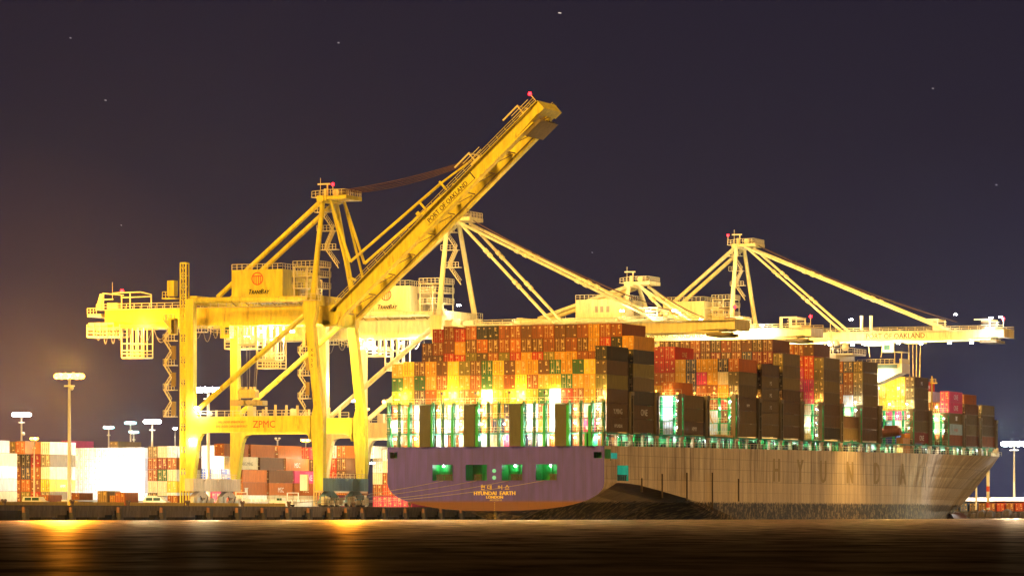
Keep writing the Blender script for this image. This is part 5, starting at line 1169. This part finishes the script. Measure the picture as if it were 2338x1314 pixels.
# far row above the left blocks
for k, (x, y, c) in enumerate(((-188, 112, 'tan'), (-176.5, 114, 'tan'), (-165, 116, 'pink'), (-159, 130, 'tan'))): yst(x, y, 16.6, c, f'{ORD[k + 1]} of the far boxes on the skyline at left', vis=.5, text=('MAERSK', 1.3, INK, 6, .8) if k == 1 else None)
for k, (x, y, c) in enumerate(((-89.5, 5, 'orange'), (-93.5, 10, 'gold'), (-86.5, 14, 'white'), (-80.5, 12, 'rust'))): yst(x, y, QZ + .01, c, f"ground level box, {ORD[k + 1]} from the left, before the tall stacks", L=6.06, H=2.55 if k else 3.2, vis=.8)
for k, (x, y, c) in enumerate(((-101, -8, 'orange'), (-99, 2, 'rust'), (-96, 9, 'tan'))): yst(x, y, QZ + .01, c, f"low box behind the bull rail, {ORD[k + 1]} from the left", L=6.06, H=2.6 + k * .5, vis=.8)
# far quay at the right
b = MB(); b.box(-60, 200, 420, 520, -1, 2.2); struct(b.build('far_quay', mat('rubble_dark', (.06, .05, .045), .9, var=.5)))
b = MB()
for k in range(60): b.ball((-40 + k * 2.6, 419.5, .3 + .8 * R.random()), 1.2 + R.random(), n=6)
struct(b.build('rock_shore', MATS['rubble_dark']), 'stuff', 'dark rubble shore below the far quay')
for k, (x, c) in enumerate(zip([-27 + 2.9 * k for k in range(14)], 'navy blue navy brown rust red rust red yellow gold rust brown blue white'.split())):
    yst(x, 425, 2.21, c, f'{ORD[k + 1]} door on the far quay right of the bow', H=2.6, vis=.35)
def shed(x0, x1, y0, y1, z1, lab):
    e = empty('transit_shed', ((x0 + x1) / 2, y0, 2.2), lab, 'shed'); m = MB(); m.box(x0, x1, y0, y1, 2.2, z1 - 1.5); m.build('wall', mat('shed_wall', (.5, .45, .42), .6), e)
    m = MB(); m.hexa([(x0 - 1, y0 - 6, z1 - 1.3), (x1 + 1, y0 - 6, z1 - 1.3), (x1 + 1, y1 + 1, z1 - 1.4), (x0 - 1, y1 + 1, z1 - 1.4), (x0 - 1, y0 - 6, z1 - .2), (x1 + 1, y0 - 6, z1 - .2), (x1 + 1, y1 + 1, z1), (x0 - 1, y1 + 1, z1)]); m.build('roof', WPAINT, e)
    for k in range(8): light((x0 + 5 + k * (x1 - x0 - 10) / 7, y0 - 10, z1 + 1.5), (1, .95, .85), 2600, e, .4)  # bare lights added to whiten the roof
shed(-45, 40, 436, 460, 6.6, 'long low white roofed shed on the far quay beside the bow')
# distant hills with a scatter of town lights
b = MB(); n = 60
for k in range(n):
    x0, x1 = -3500 + 120 * k, -3500 + 120 * (k + 1); h = lambda x: 18 + 14 * math.sin(x * .0021) + 9 * math.sin(x * .0057 + 1)
    b.quad([(x0, 5200, -2), (x1, 5200, -2), (x1, 5400, h(x1)), (x0, 5400, h(x0))]); b.quad([(x0, 5400, h(x0)), (x1, 5400, h(x1)), (x1, 5900, -2), (x0, 5900, -2)])
struct(b.build('hills', mat('hill_dark', (.02, .02, .025), .9)))
b = MB()
for k in range(70): b.ball((R.uniform(-1300, 900), R.uniform(5180, 5300), R.uniform(1, 18)), R.uniform(.7, 1.5), n=4)
o = b.build('town_lights', mat('town_glow', (1, 1, 1), emit=(1, .8, .5), strength=6)); tag(o, 'scatter of tiny lights along the distant shore', 'lights', kind='stuff')

# ------------------------------------------------------------------ vehicles on the apron
def pickup(x, y, lab, van=False):
    e = empty('parked_van' if van else 'pickup_truck', (x, y, QZ), lab, 'van' if van else 'pickup'); z = QZ
    def prof(pts, w_, nm, m_):   # side profile in the xz plane, extruded along y
        m = MB(); n = len(pts)
        a = [(x + px, y - w_, z + pz) for px, pz in pts]; c = [(x + px, y + w_, z + pz) for px, pz in pts]
        m.quad(a); m.quad(c[::-1])
        for i in range(n): j = (i + 1) % n; m.quad([a[i], c[i], c[j], a[j]])
        return m.build(nm, m_, e)
    if van: prof([(-2.6, .45), (2.6, .45), (2.7, 1.1), (1.9, 1.3), (1.3, 2.05), (-2.3, 2.1), (-2.65, 1.3)], .95, 'body', WPAINT)
    else: prof([(-2.7, .45), (2.7, .45), (2.7, 1.15), (-.2, 1.15), (-.45, 1.2), (-.2, 1.2), (-.2, 1.22), (-2.1, 1.22), (-2.7, 1.05)], .93, 'body', WPAINT); prof([(-1.7, 1.2), (.3, 1.2), (.1, 1.85), (-.95, 1.85)], .85, 'cab', WPAINT)
    for a, c in (((-1.0, -.35), (1.25, 1.75)), ((-.25, .1), (1.25, 1.75))) if not van else (((-2, -.5), (1.3, 1.9)), ((-.3, 1.3), (1.3, 1.9))):
        m = MB(); m.box(x + a[0], x + a[1], y - .98, y - .95 if van else y - .86, z + c[0], z + c[1]); m.build('window', GLASS, e)
    for px in (-1.75, 1.75):
        for s in (-1, 1): m = MB(); m.tube((x + px, y + s * .7, z + .38), (x + px, y + s * .97, z + .38), .38, n=14); w_ = m.build('wheel', TYRE, e); m = MB(); m.tube((x + px, y + s * .96, z + .38), (x + px, y + s * .99, z + .38), .2, n=10); m.build('rim', MP, w_)
pickup(-37.6, -21.5, 'white pickup truck parked beside the yellow crane foot')
pickup(-69.5, -16, 'white van parked on the apron left of the lift tower', True)
pickup(-88, -34, 'white car parked left of the brown ground container', True)
light((-36, -25, 7), WW, 700); light((-68, -20, 8), WW, 1500)
m = MB(); m.box(-34.6, -32.9, -19.9, -19.3, 5.9, 9.2); tag(m.build('equipment_cabinet', WPAINT), 'white cabinet fixed against the near yellow leg foot', 'cabinet')
# white barriers under the framed block
for k in range(4):
    m = MB(); y = 47 + 11.5 * k; m.box(-80.9, -80.4, y, y + 11, QZ, QZ + 1.35)
    for q in range(6): m.box(-81, -80.3, y + q * 2.1, y + q * 2.1 + .25, QZ, QZ + 1.9)
    tag(m.build('barrier', WPAINT), f'white barrier below the framed orange containers, {ORD[k + 1]} from the left', 'barrier', 'white barriers in the yard')
light((-72, 58, 9), WW, 3600); light((-70, 76, 9), WW, 3600); light((-100, 60, 12), WW, 9000); light((-126, 80, 14), WHT, 14000); light((-137, 82, 8), WHT, 12000)  # bare lights without fixtures, added to brighten the yard stacks
light((-87.9, -22.9, 29.9), (1, .45, .05), 640000, radius=1.5, spot=26, aim=(170, -560, 0), name='added_spot'); light((-34, 2, 24), (1, .45, .05), 200000, radius=.8, spot=24, aim=(190, -560, 0), name='added_water_spot')  # added spots that lay gold streaks on the water
light((-64, 86, 12), WW, 7000); light((-80, 88, 14), WW, 4000); light((-102, 66, 12), WHT, 7000); light((-66, 72, 13), WRM, 1800); light((-132, 54, 12), WW, 9000); light((-134, 26, 12), WW, 10000); light((-90, 40, 5), WW, 3000); light((-110, 20, 5), WRM, 3000)  # more added bare lights for the stacks
# small gear standing along the apron
def gear(x, y, kind, lab):
    m = MB(); z = QZ
    if kind == 'barrier': m.hexa([(x - 1, y - .3, z), (x + 1, y - .3, z), (x + 1, y + .3, z), (x - 1, y + .3, z), (x - 1, y - .1, z + 1.0), (x + 1, y - .1, z + 1.0), (x + 1, y + .1, z + 1.0), (x - 1, y + .1, z + 1.0)]); o = m.build('road_barrier', YEL)
    elif kind == 'trailer':
        e = empty('container_trailer', (x, y, z), lab, 'trailer'); m.box(x - 1.2, x + 1.2, y, y + 11.5, z + 1.2, z + 1.5); m.build('frame', WPAINT, e)
        for q in (1.2, 9.0, 10.3):
            for s in (-1, 1): w_ = MB(); w_.tube((x + s * .8, y + q, z + .5), (x + s * 1.2, y + q, z + .5), .5, n=12); w_.build('wheel', TYRE, e)
        return
    else:
        e = empty('reefer_rack', (x, y, z), lab, 'rack')
        for q in (-1.4, 1.4): k = MB(); k.box(x + q - .1, x + q + .1, y - .1, y + .1, z, z + 3.4); k.build('post', WPAINT, e)
        for zz in (1.1, 2.2, 3.3): k = MB(); k.box(x - 1.5, x + 1.5, y - .12, y + .12, z + zz, z + zz + .14); k.build('shelf', WPAINT, e)
        return
    tag(o, lab, kind)
for k, (x, y) in enumerate(((-62, -122), (-66, -96), (-58, -72), (-70, -55))): gear(x, y, 'barrier', f'yellow road barrier on the apron, {ORD[k + 1]} from the left')
for k, (x, y) in enumerate(((-92, -14), (-95, 20), (-104, 34))): gear(x, y, 'trailer', f"white container trailer parked in the yard, {('nearest', 'middle', 'farthest')[k]} of three")
for k, (x, y) in enumerate(((-80, 44), (-78, 66), (-76.5, 88))): gear(x, y, 'rack', f'white reefer rack before the framed orange containers, {ORD[k + 1]} from the left')
b = MB(); b.box(505, 535, 85, 115, -1, 2.5); struct(b.build('added_mast_base', CONC), label='added concrete block carrying the unseen hull light')  # unseen block added to carry the hull light
mast(520, 100, 36, 'added floodlight mast out of view, facing the hull side', E_SOD, SOD, 3000, wid=2.6, r=.5)  # unseen mast added around the hull spot
light((519, 100, 36.5), (1, .56, .17), 4600000, radius=4, spot=75, aim=(24, 130, 12), name='added_spot')  # added strong spot, lights the hull and container sides
# far yard gantry behind the framed block
e = empty('yard_gantry', (-90, 160, QZ), 'grey far yard gantry frame seen under the portal beam', 'crane')
m = MB()
for x in (-92, -62): 
    for y in (158, 170): m.box(x - .4, x + .4, y - .4, y + .4, QZ, 21)
m.build('leg', MP, e)
m = MB()
for y in (158, 170): m.box(-96, -58, y - .3, y + .3, 20.6, 21.2)
for k in range(24): m.bar((-95 + k * 1.5, 158, 20.9), (-94.2 + k * 1.5, 158, 22 + (k * 7 % 5) * .25), .12, .12)
m.box(-88.5, -86.8, 157.5, 160, 21, 24.4); m.box(-85, -81, 157.5, 160, 21.2, 23); m.rail([(-96, 157.6, 21.2), (-58, 157.6, 21.2)], 1.3, 1.2, .14); m.build('girder', MP, e)
light((-80, 152, 25), WHT, 1200, e)

# ------------------------------------------------------------------ stars
F_ = Vector((-math.sin(rad(YAW)), math.cos(rad(YAW)), 0)); R_ = Vector((math.cos(rad(YAW)), math.sin(rad(YAW)), 0))
for i, (px, py, s_, lab) in enumerate(((1278, 30, 1.5, 'brightest star, at the top centre above the raised boom'), (773, 98, 1.0, 'small star high above the yellow crane mast'), (241, 229, 1.0, 'small star in the upper left sky'),
        (161, 87, .8, 'faint star nearest the upper left corner'), (2130, 202, .9, 'small star in the upper right sky'), (2275, 422, .9, 'faint star right of the tallest crane'), (1352, 576, .6, 'faint star between the middle crane stays'), (277, 514, .6, 'faint star above the girder end at left'))):
    D = 9000; p = CAM + F_ * D + R_ * ((px - 1169) / FPX * D) + Vector((0, 0, (1176.5 - py) / FPX * D))
    m = MB(); a = p - R_ * 2.4 * s_ + Vector((0, 0, .35)); c = p + R_ * 2.4 * s_ - Vector((0, 0, .35)); m.tube(a, c, .6 * s_, n=6)
    tag(m.build('star', E_STAR), lab, 'star', 'stars in the night sky')
place_containers()
# ------------------------------------------------------------------ thin volume added for lamp halos
m = MB(); m.box(-2990, 2400, -1400, 2600, -4, 118); hz = m.build('haze', bpy.data.materials.new('harbour_haze')); struct(hz, 'stuff', 'thin haze volume added to give the lamps halos')
hm = hz.data.materials[0]; hm.use_nodes = True; hn = hm.node_tree; hn.nodes.clear()
ho = hn.nodes.new('ShaderNodeOutputMaterial'); hv = hn.nodes.new('ShaderNodeVolumePrincipled')
hv.inputs['Color'].default_value = (.9, .93, 1, 1); hv.inputs['Density'].default_value = HAZE; hv.inputs['Anisotropy'].default_value = .86
hn.links.new(hv.outputs[0], ho.inputs['Volume'])
